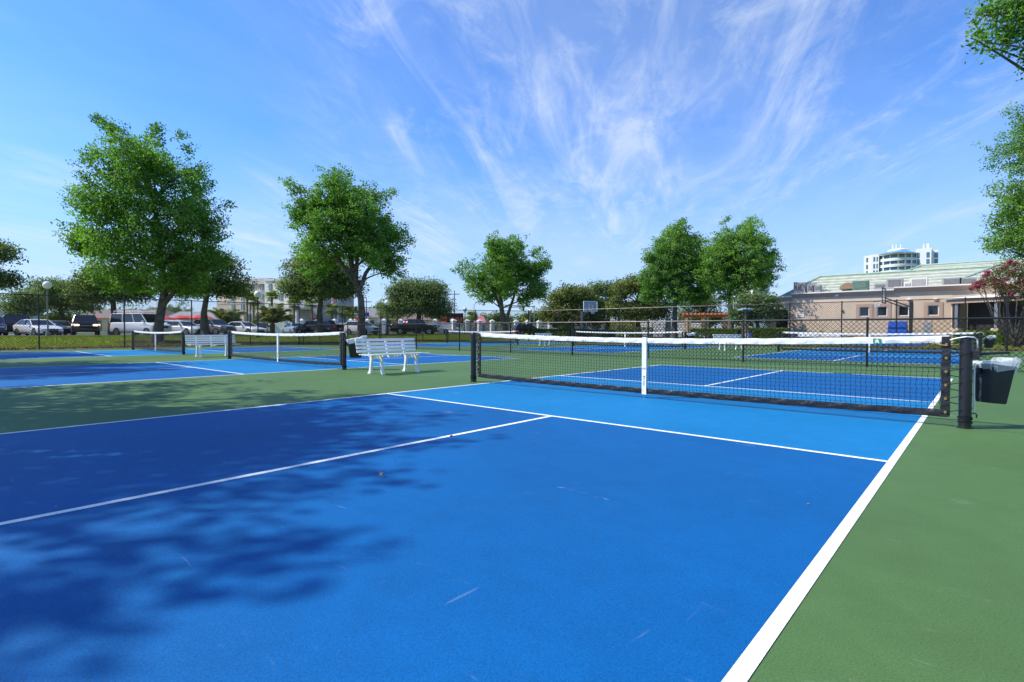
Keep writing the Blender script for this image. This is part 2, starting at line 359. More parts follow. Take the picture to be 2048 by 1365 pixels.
def make_net():
    t = thing('pickleball_net', (0, 0, 0), 'x', 'net', group='nets of the six pickleball courts')
    for s in (-1, 1):
        p = MB().lathe([(0.062, 0), (0.062, 0.012), (0.05, 0.018), (0.05, 0.845), (0.046, 0.868), (0.034, 0.885), (0.012, 0.892)], 18).build('post', BLK, t, smooth=True, loc=(s * 3.37, 0, 0))
        MB().lathe([(0.054, 0.70), (0.054, 0.735)], 18).build('collar', BLKV, p, smooth=True)
    link('mesh', cords().mesh('net_cords', CORD), t, kind='stuff')
    ribbon(sag, lambda x: sag(x) - 0.068, -3.24, 3.24, 300, 0.007, 0.0036, 1).build('top_band', WHV, t, smooth=True)
    ribbon(lambda x: low(x) + 0.072, low, -3.24, 3.24, 220, 0.008, 0.0045, 2).build('bottom_band', BLKV, t, smooth=True)
    for s in (-1, 1):
        sbm = MB(); n = 30
        for i in range(n + 1):
            u = i / n; z = low(3.2) + 0.004 + (sag(3.2) - low(3.2) - 0.012) * u; w = 0.003 * math.sin(u * 31) + 0.002 * math.sin(u * 53)
            for a, q in ((-0.036, -0.0095), (0.036, -0.0095), (0.036, 0.0095), (-0.036, 0.0095)): sbm.v.append((s * 3.222 + a + 0.002 * math.sin(u * 19), q + w, z))
        sbm.f = [(0, 1, 2, 3), tuple(4 * n + j for j in (3, 2, 1, 0))] + [(4 * i + j, 4 * i + (j + 1) % 4, 4 * i + 4 + (j + 1) % 4, 4 * i + 4 + j) for i in range(n) for j in range(4)]
        sb = sbm.build('side_band', BLKV, t, smooth=True)
        rope = MB(); zs = np.linspace(0.14, 0.80, 6); pts = []
        for i, z in enumerate(zs):
            MB().lathe([(0.013, -0.004), (0.013, 0.004)], 10).build('grommet', BRASS, sb, loc=(s * 3.225, -0.016, float(z))).rotation_euler = (R_(90), 0, 0)
            pts += [(s * 3.225, -0.018, z), (s * 3.325, -0.045, z + 0.03), (s * 3.40, -0.045, z + 0.045), (s * 3.425, 0.0, z + 0.055), (s * 3.38, 0.056, z + 0.07), (s * 3.3, 0.03, z + 0.085), (s * 3.225, 0.014, z + 0.10)]
        rope.tube(pts, 0.004, 5).build('lacing', CORD, t, smooth=True)
        w = MB(); ww = []
        for i in range(42): ww.append((s * 3.37 + 0.056 * math.cos(i * .6), 0.056 * math.sin(i * .6), 0.05 + 0.0016 * i + 0.006 * math.sin(i)))
        w.tube(ww, 0.0045, 5).build('rope_wrap', CORD, t, smooth=True)
    st = MB(); st.box(-0.033, 0.033, -0.020, -0.0135, 0.05, 0.83); st.box(-0.033, 0.033, 0.0135, 0.020, 0.09, 0.83); st.box(-0.033, 0.033, -0.0135, 0.0135, 0.829, 0.835)
    sp = st.build('centre_strap', WHV, t)
    GPR = mat('dark green print', (0.02, 0.16, 0.09))
    for q in ((-0.025, 0.025, 0.40, 0.408), (-0.014, 0.016, 0.30, 0.306), (-0.003, 0.003, 0.17, 0.2995)): MB().box(q[0], q[1], -0.0235, -0.0205, q[2], q[3]).build('strap_print', GPR, sp)
    MB().tube([(0, -0.017, 0.052), (0, -0.017, 0.012), (0.012, -0.017, 0.002)], 0.004, 6).build('anchor_hook', GALV, sp)
    # winder on one post
    cr = MB().box(3.37, 3.47, -0.028, 0.032, 0.66, 0.745).build('winder', BLKV, t, bevel=0.008)
    MB().tube([(3.42, 0.033, 0.705), (3.42, 0.06, 0.705), (3.55, 0.18, 0.715), (3.68, 0.30, 0.722)], [0.014, 0.016, 0.013, 0.013], 8).build('crank_handle', BLK, cr, smooth=True)
    MB().tube([(3.415, 0.05, 0.705), (3.415, 0.05, 0.755)], 0.013, 8).build('knob', mat('blue plastic', (0.02, 0.12, 0.5)), cr)
    cab = [(3.25, -0.022, 0.845), (3.30, -0.04, 0.862), (3.37, -0.055, 0.876), (3.425, -0.03, 0.872), (3.45, 0.01, 0.85), (3.452, 0.02, 0.77)]
    MB().tube(cab, 0.006, 6).build('tension_cable', WHP, t, smooth=True)
    return t
n0 = make_net()
n0['label'] = 'black net with winder and green logo on its white band, beside the large blue court'
NETL = {(1, 0): 'black net between the bench with the curly legs and the second white bench', (2, 0): 'black net nearest the tall fence, its end behind a white bench back',
        (0, 1): 'black net beyond the low fence, in front of the tan clubhouse', (1, 1): 'black net beyond the low fence with a white-bagged bin on its post',
        (2, 1): 'black net beyond the low fence, in front of the parked black car'}
# written band: logo square and brass-hooked ties on the nearest net (and on it alone)
lg = MB().box(-0.034, 0.034, -0.0125, -0.010, -0.026, 0.026).build('logo', mat('logo green', (0.02, 0.22, 0.12), 0.5), None)
lg.location = (2.66, -0.004, 0.824)
fig = MB()
for p in ([(-.004, .022), (.004, .022), (.006, .012), (-.006, .012)], [(-.024, .010), (.024, .012), (.010, .002), (-.010, .001)], [(-.009, .004), (.010, .005), (.022, -.022), (.010, -.020), (.002, -.006), (-.008, -.020), (-.018, -.022)]):
    fig.prism(p, -0.0142, -0.0126)
fg = fig.build('logo_figure', WHP, lg)
prints = MB()
for k in range(3):
    for i in range(7): prints.box(2.725 + i * 0.014, 2.735 + i * 0.014 - 0.004 * ((i + k) % 3 == 0), -0.0165, -0.0145, 0.838 - k * 0.013, 0.841 - k * 0.013)
nets = {(0, 0): n0}
for (i, j), l in NETL.items():
    nets[(i, j)] = copy_tree(n0, (CX[i], CY[j], 0), label=l)
lg.parent = n0
pr = prints.build('band_print', mat('grey print', (0.30, 0.38, 0.36)), n0, kind='stuff')
tie = MB().tube([(2.93, -0.017, 0.824), (2.97, -0.022, 0.820), (3.05, -0.022, 0.821), (3.10, -0.017, 0.826), (3.18, -0.02, 0.795), (3.225, -0.02, 0.79)], 0.0045, 6).build('tie_cord', TAN, n0, smooth=True)
MB().tube([(3.432, 0.045, 0.62), (3.434, 0.046, 0.20), (3.436, 0.047, 0.13)], [0.007, 0.007, 0.004], 8).build('measuring_rod', WHP, n0, smooth=True)
MB().tube([(3.41, 0.03, 0.14), (3.44, 0.045, 0.145), (3.455, 0.05, 0.13), (3.453, 0.05, 0.10)], 0.006, 6).build('rope_hook', BLK, n0, smooth=True)

# ------------------------------------------------------------------ bins on the posts
def rrect(w, d, r, n=4):
    o = []
    for cx, cy, a0 in ((w - r, d - r, 0), (-w + r, d - r, 90), (-w + r, -d + r, 180), (w - r, -d + r, 270)):
        for i in range(n + 1): a = R_(a0 + 90 * i / n); o.append((cx + r * math.cos(a), cy + r * math.sin(a)))
    return o
def loft(rings):
    b = MB(); n = len(rings[0])
    for r in rings: b.v += r
    b.f = [(i * n + j, i * n + (j + 1) % n, (i + 1) * n + (j + 1) % n, (i + 1) * n + j) for i in range(len(rings) - 1) for j in range(n)]
    return b
BAG = mat('clear bag film', (0.80, 0.83, 0.84), 0.22, var=0.03, alpha=0.42, spec=0.9, bump=1.0, bscale=22)
BAGW = mat('white bag film', (0.75, 0.77, 0.78), 0.35, bump=0.8, bscale=25)
def make_bin(bagmat):
    t = thing('hanging_bin', (0, 0, 0), 'x', 'bin', group='bins hung on the net posts')
    R = [[(x, y, z) for x, y in rrect(w, d, 0.035)] for w, d, z in ((0.118, 0.088, 0), (0.126, 0.094, 0.012), (0.172, 0.125, 0.385), (0.182, 0.134, 0.388), (0.183, 0.135, 0.405), (0.174, 0.127, 0.405), (0.168, 0.120, 0.38), (0.118, 0.088, 0.02))]
    b = loft(R); n = len(R[0]); b.f.append(tuple(range(n))[::-1]); k = 7 * n; b.f.append(tuple(k + i for i in range(n)))
    b.build('bucket', BINM, t, smooth=True)
    rr = random.Random(5); ring = rrect(1, 1, 0.3, 7); rings = []
    for u, sc, z in ((0, 0.178, 0.365), (1, 0.188, 0.38), (2, 0.193, 0.40), (3, 0.188, 0.425), (4, 0.170, 0.43), (5, 0.160, 0.40), (6, 0.15, 0.34)):
        q = []
        for i, (x, y) in enumerate(ring):
            puff = 1 + rr.uniform(-0.05, 0.06) * (u < 5); lift = 0.04 * max(0, x) * (1 if 1 < u < 5 else 0.3) * 2 + rr.uniform(-0.010, 0.014)
            sag_ = -0.05 * (1 if u == 0 else 0) * rr.random()
            q.append((x * sc * puff * (1.0 + 0.30 * max(0, x) * (1 < u < 4)), y * sc * 0.74 * puff, z + lift + sag_))
        rings.append(q)
    loft(rings).build('bag_liner', bagmat, t, smooth=True)
    MB().box(-0.225, -0.17, -0.02, 0.02, 0.30, 0.36).build('hanger', BLK, t, bevel=0.004)
    return t
YR = math.atan2(RT[1], RT[0])
b0 = make_bin(BAG); b0['label'] = 'black plastic bin with billowing clear bag on the post beside the white court line'
b0.location = (3.555, 0.235, 0.235); b0.scale = (.79, .85, .9); b0.rotation_euler = (R_(-3), R_(7), R_(50))
b1 = make_bin(BAGW); b1['label'] = 'black plastic bin with white bag behind the end of a white bench'
b1.location = (CX[1] + 3.54, 0.20, 0.28); b1.rotation_euler = (0, 0, R_(50))
copy_tree(b1, (CX[1] + 3.54, CY[1] + 0.20, 0.32), R_(50), 'black plastic bin with white bag beyond the low fence')
copy_tree(b0, (CX[0] + 3.60, CY[1] + 0.26, 0.32), R_(50), 'black plastic bin with clear bag beyond the low fence, before the clubhouse lawn')

# ------------------------------------------------------------------ benches
def make_bench():
    t = thing('bench', (0, 0, 0), 'x', 'bench', group='white slatted benches')
    slat = MB().box(-0.80, 0.80, -0.011, 0.011, -0.029, 0.029).mesh('slat', WHP, bevel=0.007, smooth=True)
    ths = R_(13)
    for k, z in enumerate((0.715, 0.635, 0.558, 0.480)):
        o = link('back_slat', slat, t, loc=(0, 0.235 + (z - 0.48) * math.tan(ths), z)); o.rotation_euler = (-ths, 0, 0)
        if k == 0: o.scale = (1.0, 1.6, 1.0)
    for k in range(5):
        o = link('seat_slat', slat, t, loc=(0, -0.24 + k * 0.094, 0.418 - 0.010 * math.sin(math.pi * k / 4))); o.rotation_euler = (R_(90), 0, 0)
    # cast end frames: back upright, seat bearer with curved brace, two splayed legs
    for xs in (-0.47, 0.47):
        f = MB()
        f.prism([(0.185, 0.36), (0.245, 0.36), (0.262, 0.44), (0.318, 0.72), (0.282, 0.73), (0.228, 0.46)], -0.028 + xs, 0.028 + xs, 'x')
        f.prism([(-0.275, 0.402), (0.20, 0.396), (0.20, 0.35), (0.15, 0.325), (0.02, 0.318), (-0.14, 0.33), (-0.19, 0.36), (-0.275, 0.378)], -0.022 + xs, 0.022 + xs, 'x')
        fr = f.build('end_frame', WHP, t, bevel=0.006, smooth=True)
        for sgn, y0, y1 in ((1, 0.17, 0.235), (-1, -0.15, -0.185)):
            g = MB(); pts = []; n = 9
            prof = [(0.0, 0.058), (0.02, 0.052), (0.05, 0.036), (0.10, 0.030), (0.20, 0.029), (0.28, 0.034), (0.335, 0.048), (0.365, 0.07)]
            for z, w in prof:
                u = z / 0.365; yc = y1 + (y0 - y1) * (u ** 0.75)
                g.v += [(xs - 0.026 - 0.010 * (z < .03), yc - w, z), (xs + 0.026 + 0.010 * (z < .03), yc - w, z), (xs + 0.026 + 0.010 * (z < .03), yc + w * 0.8, z), (xs - 0.026 - 0.010 * (z < .03), yc + w * 0.8, z)]
            m = len(prof); g.f = [(0, 3, 2, 1), tuple(4 * m - 4 + j for j in range(4))] + [(4 * i + j, 4 * i + (j + 1) % 4, 4 * i + 4 + (j + 1) % 4, 4 * i + 4 + j) for i in range(m - 1) for j in range(4)]
            g.build('leg', WHP, t, bevel=0.006, smooth=True)
    MB().prism([(-0.25, 0.40), (0.19, 0.396), (0.225, 0.46), (0.295, 0.725), (0.33, 0.715), (0.262, 0.43), (0.235, 0.345), (0.18, 0.33), (-0.20, 0.372)], -0.02, 0.02, 'x').build('middle_frame', WHP, t, bevel=0.005, smooth=True)
    return t
be = make_bench(); be.location = (-6.07, 0.25, 0); be.rotation_euler = (0, 0, R_(93)); be['label'] = 'white slatted bench on the green strip, beside a bin with a white bag'
copy_tree(be, (-16.45, 0.25, 0), R_(90), 'white slatted bench between the two nets closest to the tall fence by the car park')
copy_tree(be, (-16.6, 19.2, 0), R_(90), 'white slatted bench beyond the low fence, near the parked black car')
copy_tree(be, (-5.55, 19.2, 0), R_(58), 'white slatted bench beyond the low fence, in front of the clipped hedge')

# ------------------------------------------------------------------ chain link fences
def chain(P0, P1, h, cell, r, z0=0.04):
    """Diamond mesh between two points: two sets of diagonal wires."""
    P0 = np.array(P0); P1 = np.array(P1); Ln = float(np.hypot(*(P1 - P0))); d = (P1 - P0) / Ln; nrm = np.array([-d[1], d[0]])
    b = MB(); nW = int(Ln / cell)
    def pt(s, z, o): q = P0 + d * s + nrm * o; return (q[0], q[1], z)
    for sg in (1, -1):
        for i in range(-int(h / cell) - 1, nW + int(h / cell) + 2):
            s0 = i * cell; s1 = s0 + sg * h; za, zb_ = z0, z0 + h
            sa, sb = s0, s1
            # clip
            def cut(s, z, so, zo, lim):
                u = (lim - s) / (so - s); return lim, z + (zo - z) * u
            if (sa < 0 and sb < 0) or (sa > Ln and sb > Ln): continue
            if sa < 0: sa, za = cut(sa, za, sb, zb_, 0)
            if sa > Ln: sa, za = cut(sa, za, sb, zb_, Ln)
            if sb < 0: sb, zb_ = cut(sb, zb_, sa, za, 0)
            if sb > Ln: sb, zb_ = cut(sb, zb_, sa, za, Ln)
            if abs(sa - sb) < 1e-3: continue
            k = len(b.v)
            for s, z in ((sa, za), (sb, zb_)):
                for a in (0.5, 2.6, 4.7): b.v.append(pt(s + r * math.cos(a) * .7 * -sg, z + r * math.cos(a) * .7, sg * 0.0015 + r * math.sin(a)))
            b.f += [(k, k + 1, k + 4, k + 3), (k + 1, k + 2, k + 5, k + 4), (k + 2, k, k + 3, k + 5)]
    return b
def fence(t, path, h, posts, pr=0.03, cell=0.118, wr=0.0052, mid=False, fat=()):
    for a, c in zip(path[:-1], path[1:]):
        chain(a, c, h - 0.06, cell, wr).build('chain_link_mesh', WIRE, t, kind='stuff')
        MB().tube([(*a, h), (*c, h)], 0.021, 8).build('top_rail', BLK, t, smooth=True)
        MB().tube([(*a, 0.05), (*c, 0.05)], 0.006, 5).build('tension_wire', WIRE, t)
    me = MB().lathe([(pr, 0), (pr, h + 0.01), (pr * 1.15, h + 0.012), (pr * 1.15, h + 0.035), (pr * 0.5, h + 0.06)], 10).mesh('post', BLK, smooth=True)
    for k, p in enumerate(posts):
        o = link('post', me, t, loc=(p[0], p[1], 0))
        if k in fat: o.scale = (1.5, 1.5, 1.02)
LF = thing('low_chain_link_fence', (0, 9.5, 0), 'low black chain link fence running between the two rows of courts', 'fence')
fence(LF, [(-28.9, 0.0), (9.4, 0.0)], 1.22, [(1.25 - 3.05 * k, 0) for k in range(-2, 10)] + [(-28.2, 0)], 0.027)
TF = thing('tall_chain_link_fence', (0, 0, 0), 'tall black chain link fence around all the courts', 'fence')
pth = [(-28.95, -13.0), (-28.95, 19.5), (-24.7, 27.15), (9.6, 27.15)]
ps = [(-28.95, y) for y in (-12.0, -8.95, -5.9, -2.8, 0.45, 3.5, 6.6, 9.6, 12.65, 15.7, 19.5)] + [(-26.9, 23.2), (-24.7, 27.15)]
ps += [(x, 27.15) for x in (-21.6, -18.9, -16.2, -13.6, -11.05, -9.9, -7.4, -5.0, -2.4, 0.05, 2.75, 4.25, 7.3)]
fence(TF, pth, 2.5, ps, 0.03, fat=(12, 24))

# ------------------------------------------------------------------ vegetation
BARK = mat('oak bark', (0.070, 0.060, 0.050), 0.95, col2=(0.19, 0.165, 0.138), scale=5, bump=1.0, bscale=14, spec=0.1)
PBARK = mat('palm bark', (0.13, 0.09, 0.06), 0.95, col2=(0.28, 0.20, 0.13), scale=9, bump=1.0, bscale=20, spec=0.1)
LOAK = leafmat('oak leaves', (0.050, 0.122, 0.026), (0.225, 0.365, 0.070), (1.35, 1.8, 0.5))
LDRY = leafmat('live oak leaves', (0.060, 0.108, 0.036), (0.215, 0.285, 0.100), (1.3, 1.4, 0.6), 0.35)
LMAG = leafmat('magnolia leaves', (0.060, 0.108, 0.028), (0.245, 0.270, 0.085), (1.2, 1.2, 0.4), 0.28)
LDARK = leafmat('dark oak leaves', (0.060, 0.105, 0.042), (0.215, 0.275, 0.105), (1.3, 1.5, 0.6), 0.33)
LHEDGE = leafmat('hedge leaves', (0.05, 0.10, 0.015), (0.20, 0.26, 0.04), (1.3, 1.6, 0.4), 0.35)
LGRASS = leafmat('grass blades', (0.13, 0.17, 0.025), (0.33, 0.36, 0.08), (1.2, 1.4, 0.5), 0.3)
LPALM = leafmat('palm fronds', (0.085, 0.125, 0.035), (0.26, 0.30, 0.09), (1.3, 1.5, 0.5), 0.3)
LPIN = leafmat('pale palm fronds', (0.10, 0.13, 0.055), (0.26, 0.28, 0.10), (1.2, 1.4, 0.5), 0.3)
LYEL = leafmat('yellow green leaves', (0.10, 0.13, 0.02), (0.34, 0.34, 0.05), (1.2, 1.4, 0.4), 0.35)
LMYR = leafmat('crape myrtle leaves', (0.055, 0.070, 0.022), (0.19, 0.15, 0.05), (1.3, 1.4, 0.5), 0.35)
PINK = leafmat('pink blossom', (0.36, 0.05, 0.12), (0.60, 0.16, 0.27), (1.2, 1.0, 1.0), 0.3)

def leaf_mesh(name, c, length, width, m, tint, up=0.35, fold=0.25, axis=None, outward=None):
    """One small folded blade per centre; all blades of a crown in one mesh."""
    n = len(c); a = rng.normal(size=(n, 3)) if axis is None else axis * (0.35 if outward is not None else 1) + rng.normal(size=(n, 3)) * (0.8 if outward is not None else 0.45)
    a[:, 2] -= 0.15; a /= np.linalg.norm(a, axis=1)[:, None]
    nr = rng.normal(size=(n, 3)) * (1.0 if axis is None else 0.55); nr[:, 2] += up * (3 if axis is None else 1.6)
    if outward is not None: nr += outward * 1.0
    nr -= a * (nr * a).sum(1)[:, None]; nr /= np.linalg.norm(nr, axis=1)[:, None] + 1e-9
    b = np.cross(a, nr); l = (length * rng.uniform(0.65, 1.25, n))[:, None]; w = (width * rng.uniform(0.7, 1.2, n))[:, None]
    v = np.empty((n, 4, 3)); v[:, 0] = c - a * l * 0.5; v[:, 1] = c + b * w * 0.5 + nr * w * fold; v[:, 2] = c + a * l * 0.5; v[:, 3] = c - b * w * 0.5 + nr * w * fold
    me = bpy.data.meshes.new(name); me.vertices.add(4 * n); me.loops.add(4 * n); me.polygons.add(n)
    me.vertices.foreach_set('co', v.reshape(-1).astype(np.float32)); me.loops.foreach_set('vertex_index', np.arange(4 * n, dtype=np.int32))
    me.polygons.foreach_set('loop_start', np.arange(0, 4 * n, 4, dtype=np.int32))
    at_ = me.attributes.new('tint', 'FLOAT', 'FACE'); at_.data.foreach_set('value', np.clip(tint, 0, 1).astype(np.float32))
    me.materials.append(m); me.update(); me.validate(); return me
def crown_points(blobs, per, leaves=9, spread=0.24):
    C = []; T = []; A = []
    for (x, y, z, r) in blobs:
        k = max(6, int(per * r * r * 9 / leaves)); d = rng.normal(size=(k, 3)); d /= np.linalg.norm(d, axis=1)[:, None]
        rad = r * (0.30 + 0.66 * rng.random(k) ** 0.5)
        tw = np.array([x, y, z]) + d * rad[:, None] * np.array([1, 1, 0.85])
        sh = rng.random(k) < 0.14; d[sh, 2] = np.abs(d[sh, 2]) * 0.8 + 0.1; tw[sh] = np.array([x, y, z]) + d[sh] * (r * rng.uniform(0.9, 1.25, sh.sum()))[:, None]   # shoots that break the outline
        tt = 0.45 + rng.normal() * 0.13 + rng.normal(size=k) * 0.20
        L_ = leaves; off = np.clip(rng.normal(size=(k, L_, 3)), -1.7, 1.7) * spread * np.array([1, 1, 0.6]) + d[:, None, :] * (rng.random((k, L_, 1)) - 0.4) * spread * 1.6
        C.append((tw[:, None, :] + off).reshape(-1, 3)); T.append((tt[:, None] + rng.normal(size=(k, L_)) * 0.16).reshape(-1)); A.append(np.repeat(d, L_, 0))
    return np.concatenate(C), np.concatenate(T), np.concatenate(A)
def limb(b, p0, p1, r0, r1, n=6, sag_=0.1, seg=7):
    p0 = np.array(p0, float); p1 = np.array(p1, float); Ln = np.linalg.norm(p1 - p0); pts = []; j = rng.normal(size=3) * Ln * 0.06
    for i in range(seg + 1):
        u = i / seg; q = p0 + (p1 - p0) * u + j * math.sin(math.pi * u) + np.array([0, 0, sag_ * Ln * math.sin(math.pi * u)]); pts.append(tuple(q))
    b.tube(pts, [r0 + (r1 - r0) * (i / seg) ** 0.8 for i in range(seg + 1)], n); return pts
def tree(name, label, cat, px, py, d, trunk, blobs, r, lm=None, leaf=(0.2, 0.115), per=60, group=None, fill=1.0, z0=None, offs=0.5, spread=0.21, bark=None, leaves=22, forks=()):
    """Tree standing d metres out; trunk and lobes of the crown are given where they are seen from the court."""
    k = d / F; X, Y = at(px, d); Z = zat(px, py, d) if z0 is None else z0
    Z = gz(X, Y) - 0.05
    cr = max(abs(p[0] - px) for p in blobs) * k
    def loc(p, o=0.0):
        q = RT * (p[0] - px) * k + FW * o; return (q[0], q[1], (py - p[1]) * k)
    t = thing(name, (X, Y, Z), label, cat, group=group)
    tb = MB(); tp = [loc(p, 0.0) for p in trunk]; n = len(tp)
    rad = [r * (1 - 0.55 * i / max(1, n - 1)) for i in range(n)]; rad[0] = r * 1.45
    tb.tube([(tp[0][0], tp[0][1], -0.1)] + tp, [r * 1.7] + rad, 10)
    for fk in forks: 
        q = [loc(p, random.uniform(-.3, .3)) for p in fk]; tb.tube(q, [r * 0.55 * (1 - 0.6 * i / len(q)) for i in range(len(q))], 8)
    B = []
    for (bx, by, br) in blobs:
        rr = br * k; edge = 1 - min(1, abs(bx - px) * k / (cr + 1e-6)); span = cr * offs * (0.25 + 0.9 * edge)
        os_ = [random.uniform(-0.3, 0.3) * span] + ([span * random.uniform(0.5, 1.0), -span * random.uniform(0.5, 1.0)] if (br * k > cr * 0.2 and fill) else [])
        for o in os_: B.append((*loc((bx + random.uniform(-4, 4), by + random.uniform(-4, 4)), o), rr * random.uniform(0.82, 1.0)))
    top = tp[-1]
    for q in B[::2] if len(B) > 40 else B:
        cand = [p for p in tp[n // 2:] if p[2] < q[2]] or [tp[n // 2]]; s = cand[-1]
        pts = limb(tb, s, q[:3], r * 0.27, 0.018, 6)
        for _ in range(2): limb(tb, pts[4], np.array(q[:3]) + rng.normal(size=3) * q[3] * 0.45, r * 0.06, 0.006, 4, 0.05, 4)
    tb.build('trunk', bark or BARK, t, smooth=True)
    C, T, A = crown_points(B, per, leaves, spread)
    link('crown', leaf_mesh('crown', C, leaf[0], leaf[1], lm or LOAK, T, axis=A, outward=A), t)
    return t
G1 = 'oaks along the court fence'
tree('oak_tree', 'tall broad oak with a leaning trunk in a mulch ring, beyond the tall fence', 'tree', 312, 686, 36, [(312, 686), (318, 650), (324, 615), (330, 580), (325, 530), (318, 470), (312, 400)],
     [(q[0] + (300 - q[0]) * .03, q[1], q[2] * .92) for q in [(212, 246, 13), (225, 262, 20), (245, 282, 27), (272, 312, 34), (192, 312, 22), (215, 322, 28), (325, 258, 15), (328, 290, 28), (300, 328, 42), (372, 275, 8), (385, 340, 28), (392, 305, 11), (418, 378, 32), (452, 402, 14), (236, 358, 42), (202, 408, 40), (166, 440, 26), (252, 428, 55), (334, 400, 62), (400, 445, 46), (440, 475, 24), (178, 485, 40), (252, 500, 55), (335, 485, 62), (410, 515, 44), (215, 552, 30), (270, 565, 40), (345, 556, 46), (402, 560, 34), (145, 470, 9), (330, 345, 45), (160, 415, 12)]],
     0.32, leaf=(0.19, 0.11), per=82, group=G1, forks=([(324, 615), (345, 590), (375, 560), (395, 530)],))
tree('oak_tree', 'oak with bare curving trunk and open crown, beyond the tall fence near a white car', 'tree', 722, 680, 45, [(722, 680), (722, 655), (724, 625), (722, 595), (714, 565), (706, 540), (700, 500), (695, 440)],
     [(583, 368, 14), (602, 385, 20), (612, 425, 32), (592, 440, 18), (628, 405, 26), (692, 346, 17), (684, 378, 32), (708, 402, 38), (742, 388, 26), (772, 398, 16), (788, 388, 8), (662, 412, 36), (640, 462, 32), (692, 452, 42), (742, 442, 38), (764, 474, 36), (797, 472, 26), (818, 482, 12), (802, 512, 22), (700, 488, 42), (640, 505, 30), (605, 500, 16), (770, 522, 34), (655, 528, 24), (792, 546, 16), (628, 548, 20), (745, 505, 30)],
     0.34, leaf=(0.21, 0.12), per=72, group=G1, forks=([(716, 570), (695, 540), (672, 505), (655, 470)], [(720, 580), (733, 545), (752, 515), (770, 480)], [(714, 560), (716, 520), (722, 470)]))
tree('oak_tree', 'oak with forked bare trunks standing alone in the gap before the white wall', 'tree', 1008, 672, 60, [(1008, 672), (1007, 640), (1003, 612), (1001, 585), (1000, 545)],
     [(985, 474, 14), (992, 492, 24), (1004, 508, 30), (1030, 492, 24), (1074, 503, 17), (1084, 525, 20), (934, 528, 18), (917, 540, 9), (958, 556, 28), (992, 540, 40), (1034, 540, 40), (1072, 570, 26), (1090, 586, 14), (972, 588, 20), (1008, 570, 34), (1052, 596, 20), (944, 576, 16), (1060, 545, 26)],
     0.36, leaf=(0.23, 0.13), per=52, group=G1, forks=([(1009, 655), (1017, 620), (1027, 590), (1035, 555)], [(1003, 612), (990, 585), (975, 560)]))
tree('oak_tree', 'bright green oak with pointed crown beside the pergola', 'tree', 1348, 678, 58, [(1348, 678), (1349, 640), (1350, 600), (1352, 560), (1352, 500)],
     [(1364, 440, 8), (1358, 456, 14), (1350, 474, 24), (1322, 492, 20), (1380, 482, 20), (1342, 512, 36), (1302, 520, 20), (1310, 560, 32), (1362, 550, 40), (1394, 530, 26), (1345, 588, 32), (1302, 592, 20), (1388, 582, 26), (1290, 545, 12), (1330, 470, 10), (1412, 556, 26), (1378, 515, 30), (1330, 540, 34), (1405, 590, 22)],
     0.30, leaf=(0.22, 0.12), per=58, group=G1)
tree('oak_tree', 'bright green spreading oak between the pergola and the clubhouse', 'tree', 1462, 678, 54, [(1462, 678), (1461, 640), (1460, 605), (1462, 570), (1470, 510)],
     [(1506, 440, 8), (1500, 455, 14), (1448, 448, 12), (1488, 468, 26), (1452, 482, 30), (1516, 490, 24), (1482, 512, 42), (1530, 520, 20), (1552, 535, 9), (1432, 522, 30), (1480, 552, 42), (1522, 560, 26), (1436, 572, 28), (1412, 482, 10), (1462, 592, 22), (1540, 500, 10), (1548, 515, 7), (1418, 545, 26), (1500, 530, 34), (1424, 500, 20), (1536, 552, 18)],
     0.30, leaf=(0.22, 0.12), per=58, group=G1)
# oaks, magnolias further out
def bgtree(label, px, d, top, half, base=668, lm=LDRY, r=0.3, n=12, leaf=(0.26, 0.16), per=26, group='background trees', name='oak_tree', lowc=0.35, trunk=True, seed=1):
    rr = random.Random(seed); H = base - top; bl_ = []
    for i in range(n):
        u = (i + 0.5) / n * 2 - 1; hgt = math.sqrt(max(0.05, 1 - u * u))
        for v in ((0.78, 0.25) if abs(u) < 0.75 else (0.35,)):
            rad = half * rr.uniform(0.26, 0.38)
            bl_.append((px + u * half * 0.86, base - H * lowc - (H * (1 - lowc) - rad) * v * (0.45 + 0.55 * hgt) * rr.uniform(0.9, 1.06), rad))
    return tree(name, label, 'tree', px, base, d, [(px, base), (px + rr.uniform(-4, 4), base - H * 0.25), (px + rr.uniform(-8, 8), base - H * 0.5), (px, base - H * 0.75)], bl_, r, lm, leaf, per, group, leaves=12, spread=0.34, offs=0.6)
bgtree('grey green oak with low branches in front of the tan hotel', 640, 62, 490, 82, 672, LDRY, 0.36, 9, seed=3, lowc=0.42)
bgtree('rounded dark oak behind the black pickup truck in the car park', 834, 74, 545, 72, 672, LDARK, 0.40, 9, seed=4, lowc=0.32)
bgtree('olive oak reaching out beside the tall broad oak, over the grey car', 410, 52, 488, 82, 680, LDRY, 0.34, 9, seed=5, lowc=0.42)
bgtree('olive oak over the white van, beside the tall broad oak', 225, 56, 520, 78, 678, LDRY, 0.34, 9, seed=6, lowc=0.45)
bgtree('dark spreading oak behind the lit black truck', 125, 72, 548, 72, 674, LDARK, 0.34, 9, seed=7, lowc=0.42)
bgtree('dark oak in front of the pale blue metal wall', 50, 60, 575, 40, 676, LDARK, 0.3, 7, seed=8, lowc=0.4)
bgtree('tall oak partly out of view over the dark blue car', -28, 50, 462, 66, 682, LDRY, 0.34, 9, seed=9, lowc=0.4)
bgtree('glossy magnolia with brown tinged leaves nearest the white wall', 1145, 66, 548, 62, 672, LMAG, 0.3, 9, name='magnolia_tree', seed=10, lowc=0.22, leaf=(0.30, 0.17), per=30)
bgtree('grey green oak between the two magnolias, behind the basketball hoop', 1216, 72, 538, 54, 672, LDRY, 0.36, 8, seed=11, lowc=0.3)
